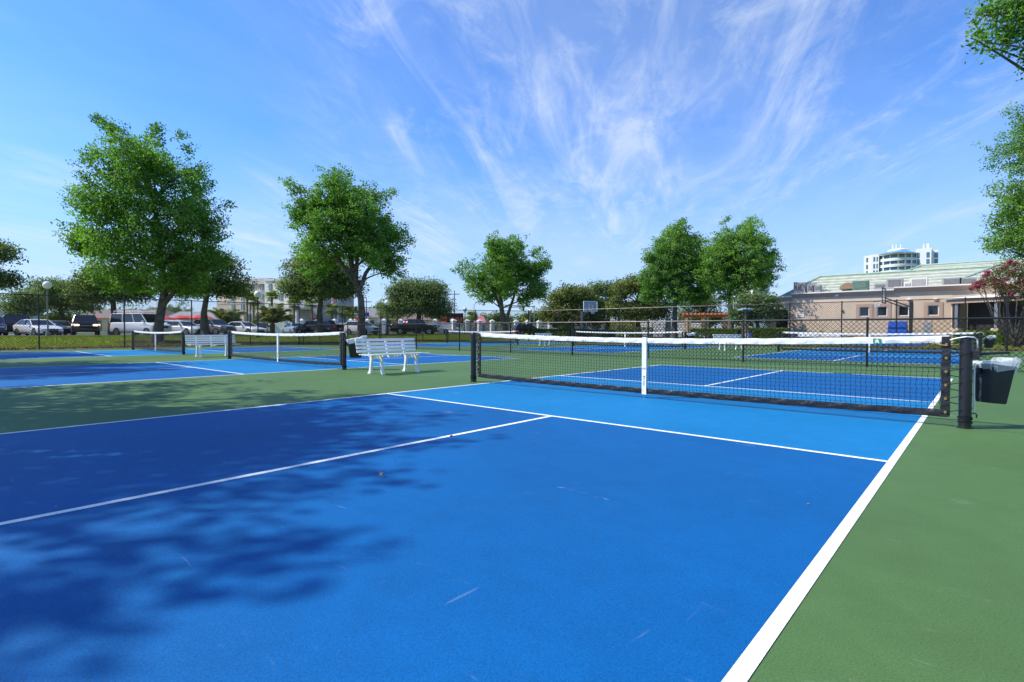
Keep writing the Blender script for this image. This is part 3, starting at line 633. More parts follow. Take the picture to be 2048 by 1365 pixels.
bgtree('tall magnolia with brown tinged leaves behind the pointed oak', 1278, 68, 528, 62, 672, LMAG, 0.3, 9, name='magnolia_tree', seed=12, lowc=0.22, leaf=(0.30, 0.17), per=30)
bgtree('low grey green tree behind the spreading oak, beside the pergola', 1400, 74, 572, 50, 672, LDRY, 0.3, 7, seed=13, lowc=0.25)
bgtree('dark bushy tree against the clubhouse doorway', 1512, 50, 572, 52, 684, LDARK, 0.2, 8, seed=14, lowc=0.35)
for i, (px, d, top, hf) in enumerate(((1000, 150, 618, 34), (955, 170, 622, 30), (1062, 140, 615, 36), (745, 175, 622, 26), (1108, 130, 612, 30), (895, 185, 628, 24), (1570, 120, 588, 26), (665, 190, 626, 22), (30, 120, 590, 60), (340, 140, 600, 60))):
    bgtree('distant dark tree ' + ('beyond the lone forked oak', 'behind the pink kiosk', 'between the lone forked oak and the magnolia', 'behind the curving oak trunk', 'behind the first magnolia', 'behind the orange and black sign', 'beside the clubhouse hip roof', 'beside the hotel entrance tower', 'behind the pale blue metal wall', 'behind the tall broad oak')[i], px, d, top, hf, 662, LDARK, 0.3, 7, (0.5, 0.32), 9, 'distant trees on the skyline', seed=30 + i, lowc=0.12)
# trees whose shade falls across the courts, standing behind the baselines
def shade_tree(label, x, y, h, seed, parts=None):
    rr = random.Random(seed); t = thing('oak_tree', (x, y, -0.05), label, 'tree', group='oaks behind the near baselines'); tb = MB()
    tb.tube([(0, 0, -0.1), (0, 0, 0.3), (0.1, 0, h * 0.2), (0.0, 0.15, h * 0.42), (0.1, 0.1, h * 0.75)], [0.5, 0.32, 0.27, 0.22, 0.08], 10); B = []
    for i in range(44):
        a = rr.uniform(0, 6.28); q = rr.random() ** 0.55; z = h * rr.uniform(0.42, 0.93); rad = h * 0.34 * (1.05 - abs(z / h - 0.6) * 1.3)
        B.append((rad * q * math.cos(a), rad * q * math.sin(a), z, h * rr.uniform(0.055, 0.10)))
    for q in B: limb(tb, (0.05, 0.1, h * rr.uniform(0.25, 0.45)), q[:3], 0.09, 0.02, 5)
    tb.build('trunk', BARK, t, smooth=True); C, T, A = crown_points(B, 52 if seed == 1 else 88, 18, 0.18)
    link('crown', leaf_mesh('crown', C, 0.16, 0.10, LOAK, T, axis=A, outward=A), t); return t
SHADE = [(-9.6, -10.8, 10.2, 1), (-6.9, -11.7, 9.2, 5), (-18.6, -9.7, 9.8, 2), (-27.5, -9.8, 9.8, 3)]
for (x, y, h, s), l in zip(SHADE, ('shading the green strip left of the large blue court', 'shading the near end of the large blue court', 'shading the court next to the green strip', 'shading the court by the car park fence')): shade_tree('leafy oak behind the near baseline, ' + l, x, y, h, s)
# oak on the right: its nearest branches hang into view
def near_oak():
    X, Y = at(2330, 10.5); t = thing('oak_tree', (X, Y, -0.05), 'oak overhanging the court, leafy branch tips against the sky', 'tree'); tb = MB()
    tb.tube([(0, 0, -0.1), (0, 0, 0.3), (0.05, 0, 2.2), (0, 0.1, 4.2), (0, 0, 6.5)], [0.5, 0.3, 0.25, 0.2, 0.08], 12)
    B = []; k0 = np.array([X, Y])
    def put(px, py, d, r):
        x, y = at(px, d); B.append((x - X, y - Y, zat(px, py, d) + 0.05, r * 1.25))
    for px, py, r in ((1952, 40, .13), (1975, 25, .2), (1990, 70, .22), (2010, 30, .26), (1938, 85, .09), (1960, 92, .12), (1985, 105, .10), (2030, 70, .24), (2045, 110, .14), (2050, 20, .3), (2085, 60, .36), (2110, 0, .45), (2060, 130, .12), (2130, 90, .4)): put(px, py, 9.6 + random.uniform(-.4, .4), r)
    for i in range(26):
        a = random.uniform(0, 6.28); q = 3.0 * random.random() ** 0.5; x, y = q * math.cos(a), q * math.sin(a)
        wd = np.array([x + X, y + Y]) - CAM[:2]; dep = float(wd @ FW); rb_ = random.uniform(0.6, 0.9)
        if dep < 2 or 1024 + F * (float(wd @ RT) - rb_ - 0.4) / dep < 2060: continue
        B.append((x, y, random.uniform(4.6, 9.0), rb_))
    for q in B: limb(tb, (0, 0.05, random.uniform(3.5, 5.5)), q[:3], 0.07, 0.012, 5)
    tb.build('trunk', BARK, t, smooth=True); C, T, A = crown_points(B, 420, 12, 0.10)
    link('crown', leaf_mesh('crown', C, 0.09, 0.048, LOAK, T, axis=A, outward=A), t)
near_oak()
tree('oak_tree', 'dense green oak at the end of the lawn, beside the crape myrtle', 'tree', 2110, 700, 31, [(2110, 700), (2112, 620), (2110, 560), (2108, 480), (2110, 380)],
     [(2020, 240, 22), (2040, 262, 26), (2052, 310, 26), (2030, 350, 18), (2040, 385, 30), (2012, 420, 24), (1992, 450, 18), (2005, 475, 26), (1975, 490, 14), (2030, 480, 34), (2035, 435, 34), (2080, 300, 60), (2090, 400, 60), (2100, 480, 60), (2140, 250, 60), (2170, 350, 70), (2180, 460, 70), (2060, 505, 26), (1996, 500, 14)],
     0.32, leaf=(0.15, 0.085), per=95, spread=0.18)
def myrtle():
    px, d = 2032, 30; X, Y = at(px, d); t = thing('crape_myrtle', (X, Y, -0.03), 'crape myrtle with pink blossom clusters, in front of the clubhouse roof', 'shrub'); tb = MB(); B = []
    for (qx, qy, r) in ((1985, 555, .42), (1965, 568, .30), (2010, 540, .5), (2040, 545, .55), (2075, 540, .6), (2000, 572, .45), (2035, 575, .5), (2080, 575, .55), (1950, 574, .18), (2110, 550, .6), (2060, 600, .5), (2010, 592, .35), (2090, 610, .5)):
        for o in (-0.5, 0.6):
            x, y = at(qx, d + o); B.append((x - X, y - Y, zat(qx, qy, d), r))
    for q in B: limb(tb, (random.uniform(-.12, .12), random.uniform(-.12, .12), 0), q[:3], 0.045, 0.012, 5, -0.04)
    tb.build('trunk', BARK, t, smooth=True); C, T, A = crown_points(B, 220, 8, 0.13); link('crown', leaf_mesh('crown', C, 0.10, 0.05, LMYR, T, axis=A, outward=A), t)
    F_ = []
    for q in B:
        for _ in range(2): dd = rng.normal(size=3); dd[2] = abs(dd[2]); dd /= np.linalg.norm(dd); F_.append((*(np.array(q[:3]) + dd * q[3] * 0.95), 0.09))
    C, T, A = crown_points(F_, 2200, 6, 0.05); link('blossom', leaf_mesh('blossom', C, 0.07, 0.06, PINK, T, axis=A, outward=A), t, kind='stuff')
myrtle()
# palms
def fan_mesh(L_=1.0, blades=13):
    b = MB()
    for i in range(blades):
        a = R_(-78 + 156 * i / (blades - 1)); x, y = math.cos(a), math.sin(a); px, py = -y, x; w = 0.055
        m_ = 0.62; dz = -0.10 - 0.10 * abs(math.sin(a)); b.add([(0.35, 0, 0), (0.35 + x * m_ * .9 + px * w, y * m_ * .9 + py * w, 0.06), (0.35 + x * 0.95, y * 0.95, dz), (0.35 + x * m_ * .9 - px * w, y * m_ * .9 - py * w, 0.06)], [(0, 1, 2, 3)])
    b.add([(-0.35, -0.02, 0), (0.37, -0.012, 0), (0.37, 0.012, 0), (-0.35, 0.02, 0)], [(0, 1, 2, 3)])
    me = b.mesh('frond', LPALM); at_ = me.attributes.new('tint', 'FLOAT', 'FACE'); at_.data.foreach_set('value', [random.uniform(0.1, 0.9) for _ in me.polygons]); return me
def feather_mesh(m):
    b = MB(); n = 15; pts = []
    for i in range(n + 1):
        u = i / n; pts.append((1.5 * math.sin(u * 1.15) / 1.05, 0, 0.75 * math.sin(u * 2.1) * (1 - 0.55 * u)))
    for i in range(1, n):
        p = pts[i]; l = 0.42 * math.sin(math.pi * (i / n) ** 0.7) + 0.08
        for s in (-1, 1): b.add([(p[0] - .02, 0, p[2]), (p[0] + l * .35, s * l * .5, p[2] + l * .30), (p[0] + l * .7, s * l, p[2] + l * .12), (p[0] + .035, 0, p[2])], [(0, 1, 2, 3)])
    b.tube(pts, [0.02 * (1 - i / n) + 0.003 for i in range(n + 1)], 4)
    me = b.mesh('frond', m); at_ = me.attributes.new('tint', 'FLOAT', 'FACE'); at_.data.foreach_set('value', [random.uniform(0.1, 0.9) for _ in me.polygons]); return me
FAN = fan_mesh(); FEA = feather_mesh(LPIN)
def palm(label, px, d, top, base=664, size=1.0, n=20, group='palms in front of the hotel', z=None):
    X, Y = at(px, d); g = gz(X, Y) - 0.03; h = zat(px, top, d) - g - 0.5 * size
    t = thing('palm_tree', (X, Y, g), label, 'palm', group=group); b = MB(); le = random.uniform(-.25, .25)
    b.tube([(0, 0, -0.1), (le * .3, 0, h * .3), (le * .7, 0, h * .65), (le, 0, h)], [0.22, 0.18, 0.16, 0.20], 9); b.build('trunk', PBARK, t, smooth=True)
    for i in range(n):
        o = link('frond', FAN, t, loc=(le, 0, h + 0.05)); el = random.uniform(-0.95, 1.2) if i % 3 else random.uniform(0.2, 1.3)
        s = size * random.uniform(0.85, 1.15); o.scale = (s, s, s); o.rotation_euler = (random.uniform(-.3, .3), -el, i * 2.4 + random.uniform(-.3, .3))
def pindo(label, px, d, size=1.0, n=22, group='low feathery palms by the car park', th=0.9):
    X, Y = at(px, d); g = gz(X, Y) - 0.03; t = thing('feather_palm', (X, Y, g), label, 'palm', group=group)
    b = MB().tube([(0, 0, -.1), (0, 0, th * .5), (0, 0, th)], [0.34, 0.27, 0.3], 9); b.build('trunk', PBARK, t, smooth=True)
    for i in range(n):
        o = link('frond', FEA, t, loc=(0, 0, th)); s = size * random.uniform(0.8, 1.1); o.scale = (s, s, s); o.rotation_euler = (0, random.uniform(-0.75, 0.35), i * 2.4 + random.uniform(-.2, .2))
for px, d, top, l in ((495, 92, 588, 'taller fan palm of a close pair before the tan hotel wing'), (508, 96, 596, 'shorter fan palm of a close pair before the tan hotel wing'), (545, 94, 588, 'lone fan palm before the tan hotel wing'), (588, 96, 602, 'fan palm before the pale hotel wing'), (624, 92, 602, 'fan palm before the grey hotel entrance')): palm(l, px, d, top, size=1.25)
for px, d, top, l in ((664, 96, 612, 'just beside the flagpole'), (690, 98, 616, 'between the flagpole and the grey utility pole'), (706, 100, 620, 'hard by the curving oak trunk'), (764, 96, 614, 'behind the globe lamp on the lawn'), (795, 100, 622, 'before the brown roofed restaurant'), (776, 92, 625, 'shorter than its neighbour, behind the globe lamp on the lawn'), (868, 105, 622, 'behind the rounded dark oak'), (945, 118, 628, 'beside the pink kiosk')): palm('fan palm ' + l, px, d, top, size=1.35, n=18, group='palms along the road beyond the white wall')
pindo('low feathery palm between the grey car and the white car', 452, 66, 1.9, th=1.2); pindo('low feathery palm beside the light blue car', 545, 62, 1.9, th=1.3)
# hedges and shrubs
def bush(name, label, x, y, sx, sy, h, lm, rz=0.0, n=None, leaf=(0.12, 0.075), group=None, cat='hedge'):
    g = gz(x, y) - 0.03; t = thing(name, (x, y, g), label, cat, rz, group); n = n or int(900 * (sx * sy + (sx + sy) * h))
    c = rng.random((n, 3)); f = rng.integers(0, 4, n); c[f == 0, 2] = 0.9 + 0.12 * rng.random((f == 0).sum()); c[f == 1, 1] = 0.08 * rng.random((f == 1).sum()); c[f == 2, 0] = np.round(c[f == 2, 0])
    c = (c - [0.5, 0.5, 0]) * [sx, sy, h] + rng.normal(size=(n, 3)) * 0.045; c[:, 2] = np.abs(c[:, 2]) + 0.03
    stm = MB()
    for i in range(max(3, int(sx * 1.5))): xx = (i + .5) / max(3, int(sx * 1.5)) * sx - sx / 2; stm.tube([(xx, 0, -.05), (xx + random.uniform(-.1, .1), random.uniform(-.1, .1), h * .7)], [0.025, 0.01], 5)
    stm.build('stem', BARK, t, kind='stuff'); link('foliage', leaf_mesh('foliage', c, leaf[0], leaf[1], lm, 0.45 + rng.normal(size=n) * 0.25, up=0.6), t)
    return t
x, y = at(1430, 50); bush('clipped_hedge', 'clipped yellow green hedge under the spreading oak', x, y, 4.2, 1.2, 1.05, LHEDGE, 0.1)
x, y = at(1535, 47.5); bush('clipped_hedge', 'clipped yellow green hedge beside the clubhouse doorway', x, y, 3.0, 1.2, 1.1, LHEDGE, 0.1)
x, y = at(1122, 58); bush('clipped_hedge', 'clipped green hedge beside the parked black car', x, y, 6.0, 1.2, 1.0, LHEDGE, 0.6)
x, y = at(1185, 62); bush('clipped_hedge', 'dark low hedge under the magnolia', x, y, 5.0, 1.5, 0.9, LDARK, 0.5)
x, y = at(1245, 62); bush('leafy_shrub', 'yellow leaved shrub beneath the basketball hoop trees', x, y, 2.6, 1.6, 1.9, LYEL, 0.3, leaf=(0.22, 0.12), n=1400, cat='shrub')
x, y = at(1275, 60); bush('leafy_shrub', 'mixed dark shrub at the end of the patterned wall', x, y, 3.0, 1.6, 1.2, LMAG, 0.3, leaf=(0.2, 0.1), n=1500, cat='shrub')
for i, (px, d, w_, h_) in enumerate(((1938, 37.5, 1.5, 0.85), (1968, 37, 1.5, .8), (1996, 36, 1.5, .85), (2030, 35, 1.6, .8))):
    x, y = at(px, d); bush('leafy_shrub', 'low green shrub in the bed along the patio wall', x, y, w_, 1.0, h_, LHEDGE if i % 2 else LOAK, 0.2, leaf=(0.13, .08), group='shrubs along the patio wall', cat='shrub')
x, y = at(102, 70); bush('leafy_shrub', 'rounded yellow green shrub behind the white saloon', x, y, 3.4, 1.6, 2.3, LHEDGE, 0, leaf=(0.22, .13), n=2500, cat='shrub')
x, y = at(135, 72); bush('leafy_shrub', 'yellow shrub beside the dark green oak, behind the lit black truck', x, y, 3.0, 1.6, 2.0, LYEL, 0, leaf=(0.22, .13), n=2200, cat='shrub')

# grass blades: lawn between the fence and the car park, and the far strip
def lawn(name, label, n, xf, blade=0.10):
    p = np.array([xf() for _ in range(n)]); z = np.array([gz(a, b_) for a, b_ in p]) - 0.03
    c = np.column_stack([p, z + blade * 0.35]); ax = np.tile([0, 0, 2.2], (n, 1))
    o = link(name, leaf_mesh(name, c, blade, blade * 0.35, LGRASS, 0.35 + rng.normal(size=n) * 0.25, axis=ax, up=0.0), label=label, cat='grass', kind='stuff'); return o
lawn('lawn_grass', 'short sunlit lawn grass between the tall fence and the car park', 60000, lambda: (random.uniform(-53.5, -31.2), random.uniform(-8, 42)), 0.13)
lawn('lawn_grass', 'short lawn grass between the tall fence and the clubhouse', 26000, lambda: (random.uniform(-22, 11), random.uniform(29.2, 33)), 0.09)
lawn('lawn_grass', 'short lawn grass in front of the clubhouse patio', 9000, lambda: (random.uniform(1.0, 11), random.uniform(33, 37)), 0.09)

# ------------------------------------------------------------------ car park, roads, paths
strip('parking_lot', [(-54.0, y) for y in (-60, -20, 0, 20, 40, 62)] + [(-76, y) for y in (62, 40, 20, 0, -20, -60)], ASPH, 0.002)
strip('road', [(-100, -60), (-96, 20), (-70, 95), (60, 190)] + [(60, 205), (-85, 110), (-112, 20), (-116, -60)], ASPH, 0.004)
strip('driveway', [(-54.2, 34), (-36, 52), (-20, 62), (-12, 66)] + [(-14, 71), (-24, 68), (-40, 59), (-54.2, 44)], ASPH, 0.003)
kb = MB(); 
kb.v = [(x, y, gz(x, 0) + z) for y in np.linspace(-60, 62, 30) for x, z in ((-54.15, -0.1), (-54.15, 0.10), (-53.95, 0.10), (-53.95, -0.1))]
kb.f = [(4 * i + j, 4 * i + j + 1, 4 * i + 5 + j, 4 * i + 4 + j) for i in range(29) for j in range(3)]
kb.build('kerb', CONC, kind='structure')
BBLUE = courtmat('basketball blue acrylic', (0.02, 0.11, 0.36))
MB().box(-29, 0.5, 33.5, 47.2, -0.2, -0.004).build('basketball_court', BBLUE, kind='structure')
bl(0.55, 12, 40.5, 45.3, -0.012).build('path', CONC, kind='structure')

# ------------------------------------------------------------------ vehicles
GLS = mat('tinted glass', (0.012, 0.016, 0.020), 0.06, var=0.0, spec=0.8)
TYR = mat('tyre rubber', (0.015, 0.015, 0.016), 0.85); RIM = mat('alloy rim', (0.45, 0.46, 0.48), 0.3, metal=0.8)
HLT = mat('lamp lens', (0.62, 0.65, 0.68), 0.12, spec=0.8); TLT = mat('tail lamp', (0.45, 0.01, 0.012), 0.2); CHR = mat('chrome', (0.6, 0.6, 0.62), 0.15, metal=0.9)
PLS = mat('dark trim', (0.02, 0.02, 0.022), 0.6); LITM = mat('lit headlamp', (1.0, 0.62, 0.25), 0.3, emit=5.0)
def paint(n, c): return mat('paint ' + n, c, 0.22, var=0.03, scale=2, coat=0.5)
PW, PK, PG, PB, PS, PN = paint('white', (0.78, 0.79, 0.80)), paint('black', (0.012, 0.012, 0.014)), paint('grey', (0.16, 0.17, 0.19)), paint('ice blue', (0.30, 0.40, 0.48)), paint('silver', (0.42, 0.43, 0.45)), paint('navy', (0.012, 0.03, 0.10))
KINDS = {  # length, width, body stations (x from front, deck height), greenhouse base x0 x1, roof x0 x1, roof z, wheel r, clearance
 'sedan': (4.8, 1.84, [(0, .62), (.25, .74), (.9, .84), (1.45, .93), (3.6, .97), (4.1, 1.0), (4.65, .96), (4.8, .80)], 1.40, 4.15, 2.15, 3.45, 1.45, .33, .20),
 'suv': (4.6, 1.86, [(0, .70), (.2, .92), (.85, 1.02), (1.3, 1.08), (3.6, 1.12), (4.2, 1.13), (4.5, 1.08), (4.6, .75)], 1.25, 4.50, 2.0, 4.05, 1.68, .36, .24),
 'truck': (5.8, 2.02, [(0, .85), (.12, 1.12), (1.0, 1.20), (1.55, 1.24), (3.7, 1.26), (3.75, 1.26), (5.75, 1.26), (5.8, 1.0)], 1.50, 3.75, 2.15, 3.55, 1.93, .41, .34),
 'van': (5.6, 2.05, [(0, .72), (.2, 1.02), (.75, 1.18), (1.05, 1.25), (3.6, 1.25), (4.5, 1.25), (5.5, 1.25), (5.6, 1.0)], .98, 5.52, 1.75, 5.40, 2.12, .35, .25)}
def car(kind, label, px, d, head, pm, rack=False, lit=False, plate=True, cat='car', scale=1.0, group='vehicles in the car park'):
    """head: compass angle of the bonnet, degrees from +x."""
    Ln, Wd, st, g0, g1, r0, r1, rz, wr, cl = KINDS[kind]; hw = Wd / 2; X, Y = at(px, d)
    t = thing({'sedan': 'parked_car', 'suv': 'parked_suv', 'truck': 'pickup_truck', 'van': 'van'}[kind], (X, Y, gz(X, Y) + 0.004), label, cat, R_(head), group); t.scale = (scale,) * 3
    fx = lambda x: Ln / 2 - x                     # front at +x
    def zt(x):
        for (a, za), (b_, zb) in zip(st[:-1], st[1:]):
            if a <= x <= b_: return za + (zb - za) * (x - a) / max(1e-6, b_ - a)
        return st[-1][1]
    xs = sorted(set([0, .06, .15, .3, .5, .8, 1.2, 1.6, 2.2, 2.8, 3.4] + [s[0] for s in st] + [Ln - .3, Ln - .12, Ln])); xs = [x for x in xs if x <= Ln]
    rings = []
    for x in xs:
        e = min(x, Ln - x); tp = 1 - 0.16 * max(0, 1 - e / 0.45) ** 2; w = hw * tp; zb = cl + 0.10 * max(0, 1 - e / 0.25); z1 = zt(x)
        prof = [(-w * .90, zb), (-w * .985, zb + .12), (-w, zb + (z1 - zb) * .55), (-w * .975, z1 - .07), (-w * .90, z1), (0, z1 + .025), (w * .90, z1), (w * .975, z1 - .07), (w, zb + (z1 - zb) * .55), (w * .985, zb + .12), (w * .90, zb)]
        rings.append([(fx(x), y, z) for y, z in prof])
    b = loft(rings); n = len(rings[0]); b.f.append(tuple(range(n))); q = (len(rings) - 1) * n; b.f.append(tuple(q + i for i in range(n))[::-1])
    b.build('body', pm, t, smooth=True)
    # cabin: glass shell, roof skin, pillars
    yb, yr = hw * .90, hw * (.70 if kind != 'van' else .80); zb0, zb1 = zt(g0) - .01, zt(min(g1, Ln)) - .01
    P = [(fx(g0), -yb, zb0), (fx(g0), yb, zb0), (fx(g1), yb, zb1), (fx(g1), -yb, zb1)]; Q = [(fx(r0), -yr, rz - .06), (fx(r0), yr, rz - .06), (fx(r1), yr, rz - .06), (fx(r1), -yr, rz - .06)]
    for nm, (i, j) in (('windscreen', (0, 1)), ('side_window', (1, 2)), ('rear_window', (2, 3)), ('side_window', (3, 0))):
        MB().add([P[i], P[j], Q[j], Q[i]], [(0, 1, 2, 3)]).build(nm, GLS, t)
    rf = MB(); R0 = [Q[0], Q[1], Q[2], Q[3]]; ins = [(fx(r0) - .12, -yr * .86, rz), (fx(r0) - .12, yr * .86, rz), (fx(r1) + .12, yr * .86, rz), (fx(r1) + .12, -yr * .86, rz)]
    rf.add([*R0, *ins], [(0, 1, 5, 4), (1, 2, 6, 5), (2, 3, 7, 6), (3, 0, 4, 7), (4, 5, 6, 7)]); roof = rf.build('roof', pm, t)
    mids = [.42] if kind in ('sedan', 'suv', 'truck') else [.30, .62]
    if kind == 'suv': mids = [.38, .74]
    for s in (-1, 1):
        yB, yR = s * (yb + .006), s * (yr + .006)
        for a, c in [((fx(g0), yB, zb0), (fx(r0), yR, rz - .05)), ((fx(g1), yB, zb1), (fx(r1), yR, rz - .05))]: MB().tube([a, c], .045, 5).build('pillar', pm, t)
        for u in mids: MB().tube([(fx(g0 + (g1 - g0) * (u + .03)), yB, (zb0 + zb1) / 2), (fx(r0 + (r1 - r0) * u), yR, rz - .05)], .04, 5).build('pillar', PLS if kind != 'van' else pm, t)
        # wheels
        for xw in (.92 if kind != 'truck' else 1.0, Ln - (1.02 if kind != 'truck' else 1.25)):
            w = link('wheel', None, t, loc=(fx(xw), s * (hw - .10), wr))
            ty = MB().lathe([(wr * .62, -.10), (wr * .95, -.105), (wr, -.07), (wr, .07), (wr * .95, .105), (wr * .62, .10)], 18).build('tyre', TYR, w, smooth=True); ty.rotation_euler = (R_(90), 0, 0)
            rm = MB().lathe([(wr * .60, -.112), (wr * .60, .112)], 14); rm = rm.build('rim', RIM, w, smooth=True); rm.rotation_euler = (R_(90), 0, 0)
            hb = MB().lathe([(wr * .2, -.118), (wr * .2, .118)], 8).build('hub', PLS, w); hb.rotation_euler = (R_(90), 0, 0)
            ar = MB().lathe([(wr * 1.16, -.012), (wr * 1.16, .012)], 18).build('wheel_arch', PLS, t, loc=(fx(xw), s * (hw - .014), wr * 1.02)); ar.rotation_euler = (R_(90), 0, 0)
        hz = zt(.2) - .16
        MB().hexa([(fx(.02), s * hw * .48, hz - .07), (fx(.02), s * hw * .80, hz - .07), (fx(.32), s * hw * .985, hz - .05), (fx(.32), s * hw * .6, hz - .05), (fx(-.012), s * hw * .48, hz + .06), (fx(-.012), s * hw * .80, hz + .06), (fx(.32), s * hw * .99, hz + .09), (fx(.32), s * hw * .6, hz + .09)]).build('headlight', LITM if lit else HLT, t)
        tz = zt(Ln - .15) - .20; MB().box(fx(Ln) - .012, fx(Ln) + .25, *sorted((s * hw * .62, s * hw * .93)), tz - .09 - (.12 if kind != 'sedan' else 0), tz + .07).build('tail_light', TLT, t)
        mz = zb0 + .12; MB().box(fx(g0 + .42), fx(g0 + .28), *sorted((s * (yb + .01), s * (yb + .20))), mz - .07, mz + .07).build('mirror', pm, t, bevel=.02)
        MB().box(fx(g1 - .2), fx(g0 + .5), *sorted((s * hw * .985, s * hw * .999 + s * .006)), cl + .05, cl + .13).build('sill', PLS, t)
    MB().box(fx(.06), fx(-.014), -hw * .46, hw * .46, hz - .16, hz + .05).build('grille', PLS, t, bevel=.01)
    MB().box(fx(.05), fx(-.020), -hw * .40, hw * .40, hz - .065, hz - .045).build('grille_bar', CHR, t)
    MB().box(fx(.10), fx(-.012), -hw * .70, hw * .70, cl + .10, cl + .20).build('lower_intake', PLS, t, bevel=.01)
    if plate: MB().box(fx(Ln) - .02, fx(Ln) + .02, -.16, .16, .62, .76).build('number_plate', WHP, t)
    if rack:
        for xr in (r0 + .3, (r0 + r1) / 2, r1 - .3):
            f = MB(); f.tube([(fx(xr), -yr, rz - .02), (fx(xr), -yr, rz + .20), (fx(xr), yr, rz + .20), (fx(xr), yr, rz - .02)], .025, 5).build('rack_bar', WHP, t)
        for s in (-1, 1): MB().tube([(fx(r0 + .2), s * yr * .9, rz + .23), (fx(r1 - .2), s * yr * .9, rz + .23)], .02, 5).build('rack_rail', WHP, t)
    if kind == 'truck':
        MB().box(fx(Ln - .1), fx(3.9), -hw * .80, hw * .80, 1.27, 1.295).build('bed_cover', PLS, t)
    return t
TB = 'pickup'
car('suv', 'dark blue car cut off by the edge, beside the black pickup truck', -18, 44.5, -4, PN)
car('truck', 'black pickup truck with its tail toward the pale blue wall', 34, 49, -12, PK, cat=TB)
car('sedan', 'white saloon parked nose to the lawn beside the lamp post', 76, 46.5, 16, PW)
car('sedan', 'dark grey saloon between the white saloon and the lit truck', 118, 53, 5, PG)
car('truck', 'black pickup truck with its headlamps lit', 170, 50, -8, PK, lit=True, cat=TB)
car('van', 'white passenger van with a roof rack', 282, 51, 26, PW, rack=True, cat='van')
car('suv', 'white car just behind the trunk of the tall broad oak', 350, 62, 20, PW)
car('sedan', 'white saloon between the oak trunk and the grey car', 366, 53, 24, PW)
car('sedan', 'pale silver car tucked behind the grey car', 394, 64, 20, PS)
car('suv', 'grey crossover parked nose to the lawn, between two white saloons', 428, 55.5, 20, PG)
car('sedan', 'white saloon parked beside the low feathery palm', 488, 58, 22, PW)
car('sedan', 'black saloon seen behind a lamp post', 522, 66, 150, PK)
car('sedan', 'light blue saloon seen from behind', 588, 68, 172, PB)
car('suv', 'black tall boxy four wheel drive seen from behind', 628, 64, 196, PK)
car('truck', 'black pickup truck with its tail light toward the grey oak', 652, 74, 190, PK, cat=TB)
car('suv', 'white car behind the curving oak trunk', 724, 66, 12, PW)
car('truck', 'black pickup truck on the drive before the iron gate', 830, 67, 42, PK, cat=TB)
car('sedan', 'white saloon behind the black pickup on the drive', 872, 80, 50, PW)
car('suv', 'black car parked under the lone forked oak, its tail to the hedge', 1056, 74, 60, PK, scale=.92)
for i, (px, d, k, p, l) in enumerate(((760, 118, 'suv', PS, 'silver car on the road behind the white wall'), (700, 112, 'sedan', PG, 'grey car on the road behind the white wall'), (960, 124, 'truck', PN, 'dark blue pickup on the road behind the white wall'), (905, 120, 'suv', PW, 'white car on the road near the orange and black sign'), (1098, 118, 'suv', PB, 'pale blue car on the road behind the magnolia'))):
    car(k, l, px, d, 40, p, group='cars on the road beyond the wall')

# ------------------------------------------------------------------ lamp posts, poles, signs
GLOBE = mat('white lamp globe', (0.75, 0.76, 0.77), 0.3, var=0.02)
def lamp(label, px, d, top, pm=BLK):
    X, Y = at(px, d); g = gz(X, Y) - 0.03; H = zat(px, top, d) - g; t = thing('street_lamp', (X, Y, g), label, 'lamp', group='globe lamps')
    MB().lathe([(.16, 0), (.16, .25), (.10, .4), (.06, .6), (.05, H - .75), (.09, H - .72), (.11, H - .62)], 12).build('pole', pm, t, smooth=True)
    MB().lathe([(.10, H - .62), (.22, H - .55), (.30, H - .38), (.28, H - .22), (.17, H - .09), (.07, H - .05), (.06, H)], 16).build('globe', GLOBE, t, smooth=True)
GPOL = mat('grey paint', (0.20, 0.20, 0.19), 0.5)
lamp('globe lamp on a weathered pole before the white saloon', 96, 42, 562, GPOL); lamp('globe lamp on a black pole in front of the hotel', 516, 47, 581)
lamp('globe lamp on a black pole on the lawn before the white wall gate', 774, 60, 600); lamp('globe lamp on a grey pole beside the orange and black sign', 930, 72, 614, GPOL); lamp('globe lamp on a grey pole beside the fence corner', 1060, 74, 617, GPOL)
def pole(name, label, px, d, top, r, m, cat, extra=None):
    X, Y = at(px, d); g = gz(X, Y) - 0.03; H = zat(px, top, d) - g; t = thing(name, (X, Y, g), label, cat, math.atan2(RT[1], RT[0]))
    MB().tube([(0, 0, -.1), (0, 0, H)], [r, r * .7], 8).build('pole', m, t)
    if extra: extra(t, H)
    return t
WOODP = mat('weathered pole wood', (0.22, 0.18, 0.14), 0.9)
def xarm(t, H):
    MB().box(-1.2, 1.2, -.06, .06, H - 1.0, H - .85).build('cross_arm', WOODP, t)
    for i in (-1.1, -.4, .4, 1.1): MB().lathe([(.05, 0), (.07, .08), (.03, .2)], 6, (i, 0, H - .85)).build('insulator', GALV, t)
pole('utility_pole', 'tall wooden utility pole beyond the white wall', 909, 130, 581, .16, WOODP, 'pole', xarm)
pole('utility_pole', 'grey utility pole behind the curving oak trunk', 733, 125, 596, .14, GPOL, 'pole', xarm)
def cobra(t, H): MB().tube([(0, 0, H - .1), (.5, 0, H + .25), (1.6, 0, H + .4), (2.4, 0, H + .35)], .05, 6).build('arm', GALV, t); MB().box(2.3, 3.0, -.14, .14, H + .26, H + .40).build('lamp_head', GALV, t, bevel=.04)
pole('road_light', 'grey road light with curved arm beyond the white wall', 948, 125, 608, .10, GALV, 'light', cobra)
